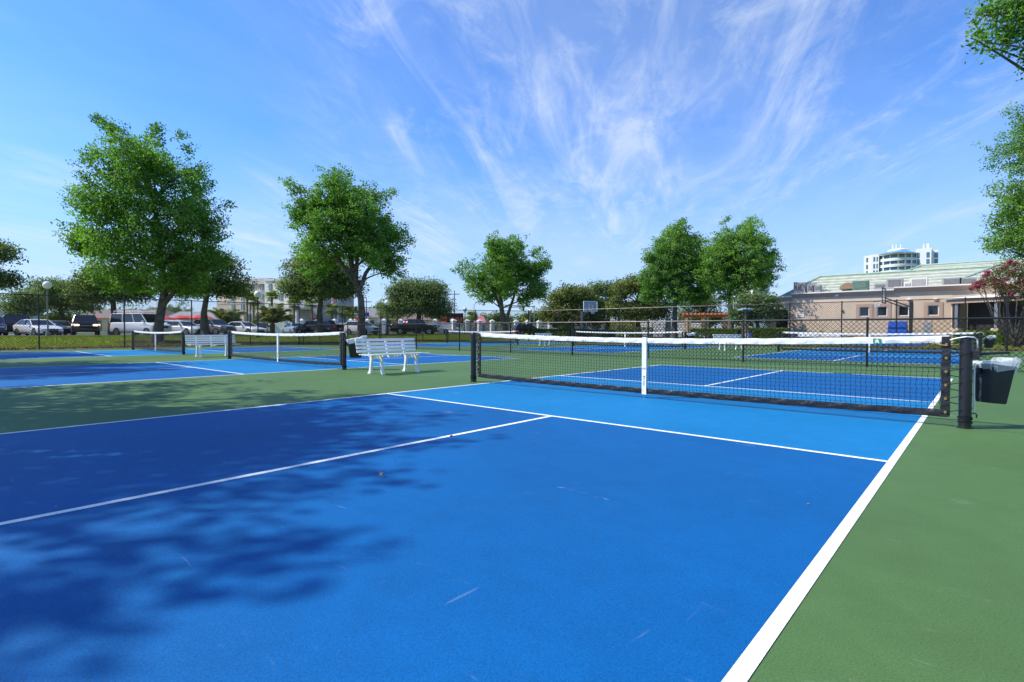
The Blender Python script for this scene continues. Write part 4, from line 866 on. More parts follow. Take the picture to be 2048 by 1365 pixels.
def mast(t, H):
    MB().tube([(0, 0, H - .2), (-7, 0, H + .1)], .09, 8).build('mast_arm', GALV, t)
    MB().box(-6.6, -3.0, -.02, .02, H - .5, H - .2).build('street_sign', WHP, t)
    for x in (-6.6, -2.2):
        h_ = MB().box(x - .18, x + .18, -.15, .15, H - 1.25, H - .2).build('signal_head', PLS, t)
        for k, cc in enumerate(((.5, .02, .02), (.5, .3, .02), (.02, .4, .1))): MB().lathe([(.11, -.005), (.11, .005)], 10).build('lens', mat('lens%d' % k, cc, .3), h_, loc=(x, -.156, H - .42 - k * .32)).rotation_euler = (R_(90), 0, 0)
pole('traffic_signal', 'grey traffic signal mast behind the lone oak', 1068, 112, 611, .14, GALV, 'traffic light', mast)
def yel(t, H):
    MB().prism([(-.55, H - .7), (0, H - 1.25), (.55, H - .7), (0, H - .15)], -.04, -.02).build('sign_plate', mat('warning yellow', (0.75, 0.62, 0.02), .4), t)
    MB().prism([(-.07, H - .35), (.07, H - .35), (.10, H - .62), (.22, H - 1.0), (.10, H - 1.0), (0, H - .75), (-.12, H - 1.0), (-.24, H - .98), (-.10, H - .62)], -.05, -.042).build('walking_figure', PLS, t)
pole('warning_sign', 'yellow diamond pedestrian warning sign beyond the wall', 1047, 90, 631, .04, GALV, 'sign', yel)
def redsign(t, H):
    MB().box(-1.0, 1.0, -.05, .05, H - 1.0, H).build('board', mat('sign red', (0.55, 0.03, 0.03), .4), t); MB().box(-.75, .75, -.07, -.055, H - .62, H - .38).build('white_bar', WHP, t)
pole('red_sign', 'small red sign with a white bar before the hotel entrance', 632, 95, 636, .05, GALV, 'sign', redsign)
def flag(t, H):
    Lw, Hh, n = 1.9, 1.25, 14; rows = 13
    for r in range(rows):
        b = MB()
        for i in range(n + 1):
            u = i / n; x = -u * Lw * .72; y = .10 * math.sin(u * 7); sagz = -.55 * u * u - .08 * math.sin(u * 6)
            b.v += [(x, y, H - .15 - Hh * r / rows + sagz), (x, y, H - .15 - Hh * (r + 1) / rows + sagz)]
        b.f = [(2 * i, 2 * i + 1, 2 * i + 3, 2 * i + 2) for i in range(n)]
        b.build('stripe', mat('flag red', (0.5, 0.02, 0.04), .8) if r % 2 == 0 else mat('flag white', (.75, .75, .75), .8), t)
    b = MB()
    for i in range(6):
        u = i / n; x = -u * Lw * .72; y = -.02 + .10 * math.sin(u * 7); sagz = -.55 * u * u - .08 * math.sin(u * 6)
        b.v += [(x, y, H - .14 + sagz), (x, y, H - .15 - Hh * 7 / 13 + sagz)]
    b.f = [(2 * i, 2 * i + 1, 2 * i + 3, 2 * i + 2) for i in range(5)]; b.build('canton', mat('flag blue', (0.02, 0.03, 0.18), .8), t)
ft = pole('flag_pole', 'white flagpole with a striped red and white flag before the hotel', 676, 108, 590, .06, WHP, 'flag', flag); ft.scale = (1, 1, 1)

# orange and black roadside sign
ORG = mat('sign orange', (0.72, 0.10, 0.03), .5); SBK = mat('sign black', (0.02, 0.012, 0.012), .5)
X, Y = at(902, 100); sg = thing('roadside_sign', (X, Y, gz(X, Y) - .03), 'orange and black roadside sign above the white wall', 'sign', math.atan2(RT[1], RT[0]))
MB().box(-2.1, 2.3, -.15, .15, 1.6, 3.75).build('board', SBK, sg); MB().box(-2.1, -.75, -.18, -.152, 1.7, 3.7).build('orange_panel', ORG, sg)
for i, (x, z, w, h) in enumerate(((-1.95, 3.0, .9, .3), (-1.9, 2.4, 1.0, .25), (-1.85, 1.9, .8, .25))): MB().box(x, x + w, -.20, -.182, z, z + h).build('print', SBK if i == 1 else mat('pale print', (.7, .5, .4), .5), sg)
for i, x in enumerate((-.3, .15, .75, 1.2, 1.7)): MB().prism([(x, 2.2), (x + .34, 2.2), (x + .30, 3.0), (x + .1, 3.1)] if i % 2 else [(x, 2.3), (x + .2, 2.15), (x + .38, 2.4), (x + .36, 2.95), (x + .1, 3.0)], -.18, -.152).build('letter', ORG, sg)
for x in (-1.6, 1.8): MB().box(x - .08, x + .08, -.08, .08, 0, 1.6).build('leg', GALV, sg)

# ------------------------------------------------------------------ white boundary wall with capped piers
WST = mat('white stucco', (0.66, 0.66, 0.64), .8, var=.06)
def wall_run(label, A, B_, h, pier, n, solid=True, gate=()):
    A = np.array(A); B_ = np.array(B_); Ln = float(np.hypot(*(B_ - A))); a = math.atan2(*(B_ - A)[::-1]); t = thing('boundary_wall', (A[0], A[1], gz(*A) - .03), label, 'wall', a)
    s = Ln / n
    pm = MB().box(-.28, .28, -.28, .28, 0, pier).mesh('pier', WST); cm = MB().add([(-.36, -.36, 0), (.36, -.36, 0), (.36, .36, 0), (-.36, .36, 0), (0, 0, .30), (-.36, -.36, -.1), (.36, -.36, -.1), (.36, .36, -.1), (-.36, .36, -.1)], [(0, 1, 4), (1, 2, 4), (2, 3, 4), (3, 0, 4), (5, 6, 1, 0), (6, 7, 2, 1), (7, 8, 3, 2), (8, 5, 0, 3), (5, 8, 7, 6)]).mesh('pier_cap', WST)
    wm = MB().box(.28, s - .28, -.10, .10, 0, h).mesh('panel', WST); bm_ = MB()
    for i in range(int((s - .6) / .14)): bm_.box(.32 + i * .14, .345 + i * .14, -.012, .012, .1, h)
    bm_.box(.28, s - .28, -.02, .02, h - .06, h).box(.28, s - .28, -.02, .02, .12, .17)
    gm = bm_.mesh('iron_bars', PLS); gw = bm_.mesh('white_bars', WST)
    for i in range(n + 1):
        p = link('pier', pm, t, loc=(i * s, 0, 0)); link('pier_cap', cm, p, loc=(0, 0, pier + .1))
        if i < n:
            if i in gate: link('railing', gm, t, loc=(i * s, 0, 0), kind='stuff')
            elif solid: link('panel', wm, t, loc=(i * s, 0, 0))
            else: link('railing', gw, t, loc=(i * s, 0, 0), kind='stuff')
wall_run('white wall with capped piers and an iron gate behind the parked cars', at(540, 88), at(905, 84), 1.75, 2.05, 11, True, (6, 7, 8))
wall_run('white railing with capped piers beyond the lone oak', at(908, 80), at(1100, 88), 1.55, 1.9, 8, False)
# patterned pale wall in the shade of the oaks
LAT = mat('pale lattice', (0.60, 0.60, 0.60), .8)
A = np.array(at(1276, 76)); Bp = np.array(at(1408, 70)); t = thing('lattice_wall', (*A, -.03), 'pale lattice block wall behind the trees', 'wall', math.atan2(*(Bp - A)[::-1])); Ln = float(np.hypot(*(Bp - A)))
MB().box(0, Ln, -.05, .05, 0, 1.75).build('backing', mat('lattice backing', (.30, .30, .31), .9), t); MB().box(0, Ln, -.09, .09, 1.75, 1.95).build('coping', LAT, t)
me = MB().box(-.13, .13, -.075, .075, -.13, .13).mesh('block', LAT)
k = 0
for j in range(5):
    for i in range(int(Ln / .42)):
        if k < 300: o = link('block', me, t, loc=(.25 + i * .42 + (.21 if j % 2 else 0), 0, .18 + j * .34)); o.rotation_euler = (0, R_(45), 0); k += 1

# ------------------------------------------------------------------ clubhouse
STU = mat('tan stucco', (0.58, 0.445, 0.315), .85, var=.06, scale=1.2, bump=.25, bscale=30); STP = mat('pink stucco', (0.44, 0.30, 0.215), .85, var=.05)
TRM = mat('cream trim', (0.66, 0.61, 0.54), .7, var=.04); RTL = mat('pale green roof tile', (0.40, 0.42, 0.345), .75, col2=(0.52, 0.53, 0.45), scale=1.8, bump=.3, bscale=9); RRG = mat('ridge tile', (0.30, 0.42, 0.33), .7)
RTL2 = mat('shade tint green roof tile', (0.25, 0.28, 0.215), .75, col2=(0.35, 0.38, 0.30), scale=1.8, bump=.3, bscale=9); DRK = mat('painted interior shade', (0.025, 0.022, 0.020), .8); WFR = mat('white frame', (0.74, 0.74, 0.72), .4, var=.03); ACM = mat('equipment grey', (0.30, 0.30, 0.30), .6, var=.1); ACG = mat('equipment green', (0.10, 0.17, 0.13), .5)  # the near-black interior tone puts indoor shade into the colour
CH = thing('clubhouse', (0, 0, 0), 'tan stucco clubhouse with pale green hipped tile roofs', 'building'); YW = 49.0; E0 = -.1
# front wall with real openings
ops = [(-11.75, -10.65, 0.0, 2.9)] + [(x - .36, x + .36, 2.18, 3.02) for x in (-4.5, -3.2, -1.7, .27)]
def wall_open(x0, x1, z0, z1, y0, y1, ops, m, parent, name='wall'):
    b = MB(); xs = sorted({x0, x1, *[v for o in ops for v in o[:2]]})
    for a, c in zip(xs[:-1], xs[1:]):
        hit = [o for o in ops if o[0] < (a + c) / 2 < o[1]]; zs = [z0]
        for o in hit: zs += [o[2], o[3]]
        zs.append(z1)
        for k in range(0, len(zs), 2):
            if zs[k + 1] > zs[k] + 1e-4: b.box(a, c, y0, y1, zs[k], zs[k + 1])
    bm = bmesh.new(); me = b.mesh(name, m); bm.from_mesh(me); bmesh.ops.remove_doubles(bm, verts=bm.verts, dist=1e-4); bm.to_mesh(me); bm.free()
    return link(name, me, parent)
wall_open(-12.6, 1.5, E0, 4.2, YW, YW + .3, ops, STU, CH)
MB().box(-12.6, -12.3, YW + .3, YW + 14, E0, 4.2).build('side_wall', STU, CH); MB().box(1.5, 11, YW + .02, YW + .32, E0, 4.2).build('wall', STU, CH)
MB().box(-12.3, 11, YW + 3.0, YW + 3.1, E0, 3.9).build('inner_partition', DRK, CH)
MB().box(-12.5, 11, YW + .3, YW + 1.6, 4.0, 4.12).build('flat_roof', CONC, CH)
# stepped parapet cornices
for x0, x1, zt_, pr_ in ((-12.7, -10.3, 4.2, .10), (-10.3, -2.35, 4.45, .22), (-2.35, 11, 4.62, .30)):
    if zt_ > 4.2: MB().box(x0, x1, YW - .003, YW + .28, 4.2, zt_ - .1).build('parapet', STU, CH)
    MB().hexa([(x0, YW - .02, zt_ - .45), (x1, YW - .02, zt_ - .45), (x1, YW + .1, zt_ - .45), (x0, YW + .1, zt_ - .45), (x0, YW - pr_ - .1, zt_ - .09), (x1, YW - pr_ - .1, zt_ - .09), (x1, YW + .1, zt_ - .09), (x0, YW + .1, zt_ - .09)]).build('cornice', STP, CH)
    MB().box(x0 - .02, x1, YW - pr_ - .16, YW + .34, zt_ - .088, zt_ + .03).build('cornice_cap', TRM, CH)
for x in (-4.5, -3.2, -1.7, .27):
    sr = MB(); w1, w0, z0, z1, p0, p1 = .62, .362, 2.18, 3.02, 1.90, 3.28
    for q in ((x - w1, x - w0, p0, p1), (x + w0, x + w1, p0, p1), (x - w0, x + w0, p0, z0), (x - w0, x + w0, z1, p1)): sr.box(q[0], q[1], YW - .05, YW - .002, q[2], q[3])
    bm = bmesh.new(); me = sr.mesh('surround', STP); bm.from_mesh(me); bmesh.ops.remove_doubles(bm, verts=bm.verts, dist=1e-4); bm.to_mesh(me); bm.free(); link('window_surround', me, CH)
    w = MB().box(x - .30, x + .30, YW + .10, YW + .12, 2.24, 2.96).build('window', GLS, CH)
    f = MB()
    for q in ((x - .36, x - .30, 2.18, 3.02), (x + .30, x + .36, 2.18, 3.02), (x - .30, x + .30, 2.18, 2.24), (x - .30, x + .30, 2.96, 3.02)): f.box(q[0], q[1], YW + .04, YW + .13, q[2], q[3])
    bm = bmesh.new(); me = f.mesh('frame', WFR); bm.from_mesh(me); bmesh.ops.remove_doubles(bm, verts=bm.verts, dist=1e-4); bm.to_mesh(me); bm.free(); link('frame', me, w)
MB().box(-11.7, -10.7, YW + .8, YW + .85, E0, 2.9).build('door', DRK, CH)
MB().box(-10.35, -10.15, YW - .05, YW - .003, 1.2, 2.75).build('wall_panel', STP, CH)
MB().box(-10.35, -10.15, YW - .12, YW - .053, .1, 1.15).build('downpipe', WFR, CH)
n_ = MB().box(-9.9, -9.25, YW - .04, YW - .004, 2.2, 2.62).build('notice', WFR, CH)
for i, z in enumerate((2.50,)):
    for k in range(5): MB().box(-9.83 + k * .10, -9.76 + k * .10, YW - .05, YW - .042, z, z + .05).build('print', PLS, n_)
for k in range(3): MB().box(-9.69 + k * .08, -9.63 + k * .08, YW - .05, YW - .042, 2.30, 2.38).build('print', mat('print red', (.6, .03, .03)), n_)
for x, z in ((-6.6, 4.1), (-1.35, 3.55), (.4, 3.5)): MB().box(x - .13, x + .13, YW - .16, YW - .004, z - .08, z + .08).build('floodlight', WFR, CH, bevel=.02)
MB().lathe([(.05, -.1), (.09, 0), (.05, .14)], 8, (-6.2, YW - .1, 2.75)).build('wall_lamp', BRASS, CH)
def hip(x0, x1, y0, h, z0, z1, rows=15):
    """Hipped roof in stepped tile courses, left hip only (the right end runs on)."""
    rf = link('roof', None, CH)
    for i in range(rows):
        u0, u1 = i / rows, (i + 1) / rows; za, zb = z0 + (z1 - z0) * u0 + .05, z0 + (z1 - z0) * u1
        b = MB(); L0, L1 = x0 + h * u0, x0 + h * u1; Y0, Y1 = y0 + h * u0, y0 + h * u1; T0, T1 = y0 + 2 * h - h * u0, y0 + 2 * h - h * u1
        b.add([(L0, Y0, za - .13), (x1, Y0, za - .13), (x1, Y0, za), (L0, Y0, za), (x1, Y1, zb), (L1, Y1, zb)], [(0, 1, 2, 3), (3, 2, 4, 5)])
        b.add([(L0, Y0, za - .07), (L0, Y0, za), (L0, T0, za), (L0, T0, za - .07), (L1, Y1, zb), (L1, T1, zb)], [(0, 1, 2, 3), (1, 4, 5, 2)])
        b.build('tile_course', RTL if i % 2 else RTL2, rf)  # alternate courses tinted darker in place of shadow lines between rows
    MB().tube([(x0, y0, z0 + .08), (x0 + h, y0 + h, z1 + .05)], .10, 6).build('hip_ridge', RRG, rf); MB().tube([(x0 + h, y0 + h, z1 + .05), (x1, y0 + h, z1 + .05)], .10, 6).build('ridge', RRG, rf)
    MB().add([(x0 + .1, y0 + .1, z0), (x1, y0 + .1, z0), (x1, y0 + h, z1 - .1), (x0 + h, y0 + h, z1 - .1)], [(0, 1, 2, 3)]).build('roof_deck', STU, rf)
hip(-11.9, 4, 50.7, 3.0, 4.15, 6.3); hip(-6.0, 12, 51.6, 5.0, 4.6, 7.05, 18); hip(.45, 14, 50.0, 4.6, 4.4, 6.85, 18)
for px, w, h, m in ((1592, .35, .95, ACM), (1603, .7, .9, ACM), (1621, .55, .6, ACM), (1635, .5, .55, ACM), (1720, 1.2, .75, ACG), (1760, .9, .45, ACM), (1788, 1.15, .8, ACM), (1814, .5, .45, WFR), (1836, 1.2, .75, TRM), (1902, 1.3, .65, ACM), (1934, 1.1, .60, ACM)):
    d = (YW + .9 + 6.71) / (RT[1] * (px - 1024) / F + FW[1]); x, y = at(px, d)
    q = MB().box(x - w / 2, x + w / 2, YW + .5, YW + 1.3, 4.12, 4.62 + h).build('rooftop_unit', m, CH, bevel=.03)
    MB().box(x - w * .38, x + w * .38, YW + .47, YW + .498, 4.75, 4.5 + h).build('grille', mat('equipment vent', (.15, .15, .15), .7) if m is ACM else ACG if m is ACG else ACM, q)
dm = MB(); dm.prism([(-5.95 + .75 * math.cos(R_(a)), 4.75 + .62 * math.sin(R_(a))) for a in range(0, 181, 15)], 50.2, 51.6); dmo = dm.build('dormer', RRG, CH)
MB().prism([(-5.95 + .66 * math.cos(R_(a)), 4.76 + .54 * math.sin(R_(a))) for a in range(0, 181, 15)], 50.17, 50.198).build('louvre', mat('louvre brown', (.28, .17, .11), .8), dmo)
# patio wing on the right
PT = thing('patio', (0, 0, -.04), 'covered patio wing with stone piers and iron railings', 'patio')
def ln(u): return (1.6 + 7.5 * u, 46.3 - 5.5 * u)
a0, a1 = ln(0), ln(1); ang = math.atan2(a1[1] - a0[1], a1[0] - a0[0]); PT.location = (*a0, -.04); PT.rotation_euler = (0, 0, ang); PLn = math.hypot(a1[0] - a0[0], a1[1] - a0[1])
MB().box(-.3, PLn, -.25, -.05, 3.05, 3.35).build('fascia', STP, PT)
MB().hexa([(-.5, -.45, 3.36), (PLn, -.45, 3.36), (PLn, 4.5, 3.75), (-.5, 4.5, 3.75), (-.5, -.45, 3.46), (PLn, -.45, 3.46), (PLn, 4.5, 3.85), (-.5, 4.5, 3.85)]).build('roof', WFR, PT)
MB().box(.1, PLn, 1.3, 1.4, 0, 3.3).build('shade_wall', DRK, PT); MB().box(-.1, 0.0, -.04, 1.4, 0, 3.3).build('side_wall', STU, PT)  # near-black panel added in place of the shade under the patio roof
for i, x in enumerate((.35, 3.1, 6.2, 9.0)):
    MB().box(x - .24, x + .24, -.24, .24, 0, 1.15).build('pier', STU, PT, bevel=.02); MB().box(x - .11, x + .11, -.11, .11, 1.15, 3.05).build('post', GALV, PT)
    if i < 3:
        nx = (.35, 3.1, 6.2, 9.0)[i + 1]; MB().box(x + .24, nx - .24, -.12, .12, 0, .78).build('low_wall', STU, PT); MB().box(x + .24, nx - .24, -.16, .16, .78, .86).build('coping', TRM, PT)
        b = MB(); b.tube([(x + .24, 0, 1.22), (nx - .24, 0, 1.22)], .02, 5)
        for k in range(int((nx - x) / .13)): b.tube([(x + .28 + k * .13, 0, .86), (x + .28 + k * .13, 0, 1.22)], .009, 4)
        b.build('railing', BLK, PT, kind='stuff')

# ------------------------------------------------------------------ beside the basketball court
def hoop(label, X, Y, head, board, pm, pd=1.6):
    t = thing('basketball_hoop', (X, Y, -.01), label, 'hoop', head)
    MB().box(-pd - .1, -pd + .1, -.1, .1, 0, 3.0).build('pole', pm, t, bevel=.02)
    for z in (2.75, 2.95): MB().tube([(-pd, 0, z - .35), (-.06, 0, z + .35)], .045, 6).build('arm', pm, t)
    f = MB()
    for q in ((-.9, .9, 2.9, 2.97), (-.9, .9, 3.93, 4.0), (-.9, -.83, 2.97, 3.93), (.83, .9, 2.97, 3.93)): f.box(-.05, .0, q[0], q[1], q[2], q[3])
    bd = MB().box(-.03, -.015, -.83, .83, 2.97, 3.93).build('backboard', mat('acrylic board', (.55, .60, .62), .1, alpha=.30), t)
    bm = bmesh.new(); me = f.mesh('frame', board); bm.from_mesh(me); bmesh.ops.remove_doubles(bm, verts=bm.verts, dist=1e-4); bm.to_mesh(me); bm.free(); link('board_frame', me, bd)
    g = MB()
    for q in ((-.3, .3, 3.15, 3.19), (-.3, .3, 3.56, 3.60), (-.3, -.26, 3.19, 3.56), (.26, .3, 3.19, 3.56)): g.box(-.014, -.004, q[0], q[1], q[2], q[3])
    bm = bmesh.new(); me = g.mesh('square', WFR); bm.from_mesh(me); bmesh.ops.remove_doubles(bm, verts=bm.verts, dist=1e-4); bm.to_mesh(me); bm.free(); link('target_square', me, bd)
    MB().tube([(.38 + .23 * math.cos(a), .23 * math.sin(a), 3.05) for a in np.linspace(0, 6.283, 19)], .018, 6).build('rim', mat('rim orange', (.65, .12, .03), .5), t)
    nb = MB()
    for i in range(12):
        a, c = i * .5236, (i + 1) * .5236
        for s1, s2 in ((a, c), (c, a)): nb.tube([(.38 + .22 * math.cos(s1), .22 * math.sin(s1), 3.04), (.38 + .13 * math.cos(s2), .13 * math.sin(s2), 2.65)], .006, 3)
    nb.build('net', WFR, t, kind='stuff')
hoop('basketball hoop with black frame in front of the clubhouse windows', -2.0, 39.6, math.pi, PLS, PLS)
hoop('basketball hoop with white framed board under the magnolias', -27.6, 40.8, -.35, WFR, GALV)
# pergola
PER = thing('pergola', (*at(1372, 63), -.03), 'terracotta beamed pergola on tan columns', 'pergola', YR - .25); TER = mat('terracotta wood', (.42, .15, .07), .7); 
for x in (.3, 2.2, 4.6, 6.6):
    MB().box(x - .28, x + .28, -.28, .28, 0, 2.55).build('column', STU, PER); MB().box(x - .28, x + .28, 2.4, 2.96, 0, 2.55).build('column', STU, PER)
for y in (0, 2.7): MB().box(-.4, 7.2, y - .09, y + .09, 2.56, 2.80).build('beam', TER, PER)
for i in range(17): MB().box(-.3 + i * .45, -.18 + i * .45, -.7, 3.4, 2.802, 3.02).build('rafter', TER, PER)
for i in range(6): MB().box(2.6 + i * .3, 2.63 + i * .3, -.02, .02, 0, 1.4).build('gate_bar', PLS, PER)
def parasol(name, label, px, d, top, w, m, pm, cat='parasol', sides=8, hgt=.35, group=None):
    X, Y = at(px, d); g = gz(X, Y) - .03; H = zat(px, top, d) - g; t = thing(name, (X, Y, g), label, cat, group=group)
    MB().lathe([(.22, 0), (.22, .06), (.03, .08), (.025, H - .05)], 8).build('pole', pm, t)
    MB().lathe([(w, H - hgt - .10), (w, H - hgt), (w * .5, H - hgt * .42), (.03, H)], sides).build('canopy', m, t)
parasol('patio_parasol', 'green parasol tilted over the hedge', 1471, 51.5, 634, .95, mat('green canvas', (.06, .22, .13), .8), GALV, hgt=.25)
parasol('shade_canopy', 'flat pale blue shade on a thin pole before the dark bushy tree', 1490, 48.5, 616, .72, mat('pale blue canvas', (.30, .42, .48), .7), GALV, 'shade', 4, .10)
RDC = mat('red canvas', (.62, .04, .03), .7)
for i, px in enumerate((172, 182, 236, 330, 362, 376, 398, 412)): parasol('red_parasol', 'red cafe parasol beyond the car park', px, 88 + (i % 3) * 3, 630 + (i % 2), 1.5, RDC, GALV, hgt=.55, group='red cafe parasols')
# litter bin, far benches, chairs, stored things by the wall
X, Y = at(1497, 46.5); t = thing('litter_bin', (X, Y, -.03), 'grey litter bin with black lid by the hedge', 'bin'); MB().lathe([(.26, 0), (.29, .75), (.30, .78)], 12).build('drum', ACM, t, smooth=True); MB().lathe([(.31, .78), (.31, .86), (.2, 1.0), (.06, 1.05)], 12).build('lid', PLS, t, smooth=True)
for px, l in ((1616, 'white bench against the clubhouse wall beneath the notice'), (1662, 'white bench against the clubhouse wall in front of the black chairs')):
    x, y = at(px, 45.5); copy_tree(be, (x, y, -.01), R_(2), l)
x, y = at(1418, 50); copy_tree(be, (x, y, -.03), R_(40), 'white bench on the grass under the spreading oak')
def chair(label, px, d, rz, w=.55):
    X, Y = at(px, d); t = thing('garden_chair', (X, Y, -.03), label, 'chair', rz, 'black cast iron chairs by the clubhouse wall')
    for sx in (-1, 1):
        for sy in (-1, 1): MB().tube([(sx * w / 2, sy * .24, 0), (sx * w / 2 * .9, sy * .2, .44)], .018, 5).build('leg', BLK, t)
        MB().tube([(sx * w / 2, -.22, .44), (sx * w / 2, -.24, .66), (sx * w / 2, .2, .68)], .016, 5).build('arm', BLK, t)
    MB().box(-w / 2, w / 2, -.25, .25, .43, .46).build('seat', BLK, t)
    arc = [(w / 2 * math.cos(a), .24, .46 + .5 * math.sin(a)) for a in np.linspace(0, math.pi, 11)]; MB().tube(arc, .018, 5).build('back_frame', BLK, t)
    lat = MB()
    for i in range(-3, 4): x = i * w / 8; lat.tube([(x, .24, .46), (x * .6, .24, .46 + .5 * math.sqrt(max(.05, 1 - (2 * x / w) ** 2)))], .010, 4)
    lat.build('back_lattice', BLK, t, kind='stuff')
chair('single black cast iron chair between the white benches', 1642, 47.5, 0); chair('wide black cast iron settee behind a white bench', 1672, 47.5, 0, 1.3); chair('black cast iron chair beside the hoop pole', 1700, 47.5, 0)
X, Y = at(1800, 44.5); BLU = mat('blue plastic sheet', (.02, .10, .42), .5, var=.1, bump=.5, bscale=8)
t = thing('storage_cart', (X, Y, -.03), 'blue sided cart against the clubhouse wall', 'cart')
MB().hexa([(-.9, -.5, .12), (.55, -.5, .12), (.55, .5, .12), (-.9, .5, .12), (-.75, -.45, 1.75), (.45, -.45, 1.75), (.45, .45, 1.75), (-.75, .45, 1.75)]).build('body', BLU, t, bevel=.03)
for i in range(3): MB().box(-.8, .5, -.56, -.50, .35 + i * .45, .40 + i * .45).build('rib', BLU, t)
for x in (-.6, .35): MB().lathe([(.10, -.03), (.10, .03)], 10).build('castor', TYR, t, loc=(x, -.46, .10)).rotation_euler = (R_(90), 0, 0)
X, Y = at(1836, 43.6); t = thing('stacked_chairs', (X, Y, -.03), 'stack of grey folding chairs and tables beside the blue cart', 'chairs')
for i in range(7): MB().box(-.6 + .03 * (i % 2), .62 - .04 * (i % 3), -.35, .35, .25 + i * .11, .32 + i * .11).build('folded_table', (ACM, PLS, TRM)[i % 3], t, bevel=.01)
for x in (-.5, .5): MB().box(x - .03, x + .03, -.3, .3, 0, .25).build('leg', PLS, t)
MB().box(.35, .9, -.3, .3, .35, 1.65).build('tall_panel', ACM, t, bevel=.02)
X, Y = at(1303 + 33, 66); t = thing('utility_box', (X, Y, -.03), 'blue grey utility box under the pointed oak', 'box'); MB().box(-.3, .3, -.2, .2, 0, 2.4).build('cabinet', mat('blue grey enamel', (.14, .18, .25), .5), t, bevel=.03); MB().box(-.34, .34, -.24, .24, 2.4, 2.46).build('cap', GALV, t)
X, Y = at(1262, 62); t = thing('white_pipe', (X, Y, -.03), 'white swan neck vent pipe beneath the shrubs', 'pipe'); MB().tube([(0, 0, 0), (0, 0, 1.35), (.05, 0, 1.5), (.15, 0, 1.55), (.25, 0, 1.5), (.28, 0, 1.38)], .06, 8).build('pipe', WFR, t, smooth=True)

# ------------------------------------------------------------------ hotel
HT = mat('tan render', (.62, .50, .36), .85, var=.04, scale=.3); HL_ = mat('pale render', (.74, .69, .62), .85, var=.04, scale=.3); HG = mat('grey render', (.33, .32, .34), .85, var=.04); HB = mat('cream band', (.62, .57, .52), .8); HGL = mat('hotel glass', (.10, .18, .20), .08, var=.2, scale=.8, spec=.8); HRF = mat('hotel cornice', (.52, .47, .44), .8)
X, Y = at(448, 128); k = 128 / F; HO = thing('hotel', (X, Y, .25), 'four storey tan hotel with grey entrance tower', 'building', YR - .33)
def hx(px): return (px - 448) * k
def hz(py): return zat(500, py, 128) - .25
def hblock(name, p0, p1, top, m, y=0.0, dep=12): return MB().box(hx(p0), hx(p1), y, y + dep, -.2, hz(top)).build(name, m, HO)
hblock('tan_wing', 430, 556, 571, HT); hblock('pale_wing', 556, 617, 566, HL_, -.6); hblock('entrance_tower', 617, 690, 556, HG, -1.2)
MB().box(hx(430), hx(560), -.35, 12.2, hz(571), hz(560)).build('cornice', HRF, HO); MB().box(hx(512), hx(536), 4, 7, hz(560), hz(556)).build('plant_room', PLS, HO)
MB().box(hx(556), hx(619), -.8, 12, hz(566), hz(562)).build('cornice', HB, HO)
for py in (588, 607, 627): MB().box(hx(430), hx(556), -.08, -.002, hz(py + 1.2), hz(py - 1.2)).build('band', HB, HO)
for r, (a, c) in enumerate(((571.5, 584), (590, 603.5), (609.5, 622))):
    for px in (473, 497, 521, 545):
        w = MB().box(hx(px - 4), hx(px + 4), -.10, -.003, hz(c), hz(a)).build('window', HGL, HO); MB().box(hx(px - .4), hx(px + .4), -.13, -.102, hz(c), hz(a)).build('mullion', HB, w)
        MB().box(hx(px - 5), hx(px + 5), -.2, -.105, hz(c + 1), hz(c)).build('sill', HB, w)
    for px in (570, 595):
        w = MB().box(hx(px - 4), hx(px + 4), -.70, -.603, hz(c), hz(a)).build('window', HGL, HO); MB().box(hx(px - .4), hx(px + .4), -.73, -.702, hz(c), hz(a)).build('mullion', HB, w)
    w = MB().box(hx(653), hx(658), -1.3, -1.203, hz(c), hz(a)).build('window', HGL, HO)
for px in (448, 470, 500, 530): MB().box(hx(px), hx(px + 18), -.1, -.003, hz(642), hz(630)).build('shopfront', HGL, HO)
gb = MB().box(hx(566), hx(594), -.75, -.603, hz(645), hz(632)).build('lobby_window', HGL, HO)
for i in range(5): MB().box(hx(566 + i * 7 - .3), hx(566 + i * 7 + .3), -.80, -.752, hz(645), hz(632)).build('mullion', HB, gb)
MB().box(hx(566), hx(594), -.80, -.752, hz(639), hz(638.4)).build('transom', HB, gb)
MB().box(hx(628), hx(668), -6, -1.25, hz(622), hz(619)).build('canopy', HB, HO)
for px in (630, 666): MB().box(hx(px - 2), hx(px + 2), -5.8, -5.2, -.2, hz(622)).build('canopy_column', HL_, HO)

# ------------------------------------------------------------------ condominium tower far behind
CW = mat('white render', (.72, .72, .70), .7, var=.03, scale=.1); CB = mat('blue metal roof', (.05, .28, .52), .4); CG = mat('blue green glass', (.05, .15, .22), .08, var=.25, scale=.5, spec=.8); CT = mat('cream soffit', (.55, .49, .40), .8)
dT = 300; X, Y = at(1797, dT); kT = dT / F; TW = thing('condominium_tower', (X, Y, -.03), 'white curved condominium tower with blue roof and balconies', 'building', YR - .627)
def tx(px): return (px - 1797) * kT * .81
def tz(py): return zat(1797, py, dT)
MB().box(tx(1723), tx(1755), 0, 18, 0, tz(507.5)).build('left_wing', CW, TW); MB().box(tx(1738), tx(1755), -2, 0, 0, tz(506.5)).build('left_bay', CW, TW)
MB().box(tx(1829), tx(1858), -1, 18, 0, tz(501)).build('right_wing', CW, TW); MB().box(tx(1858), tx(1871.5), 2, 18, 0, tz(504)).build('right_bay', CW, TW)
def arc(p0, p1, bul, n=14, y=0.0): return [(tx(p0 + (p1 - p0) * i / n), y - bul * math.sin(math.pi * i / n)) for i in range(n + 1)]
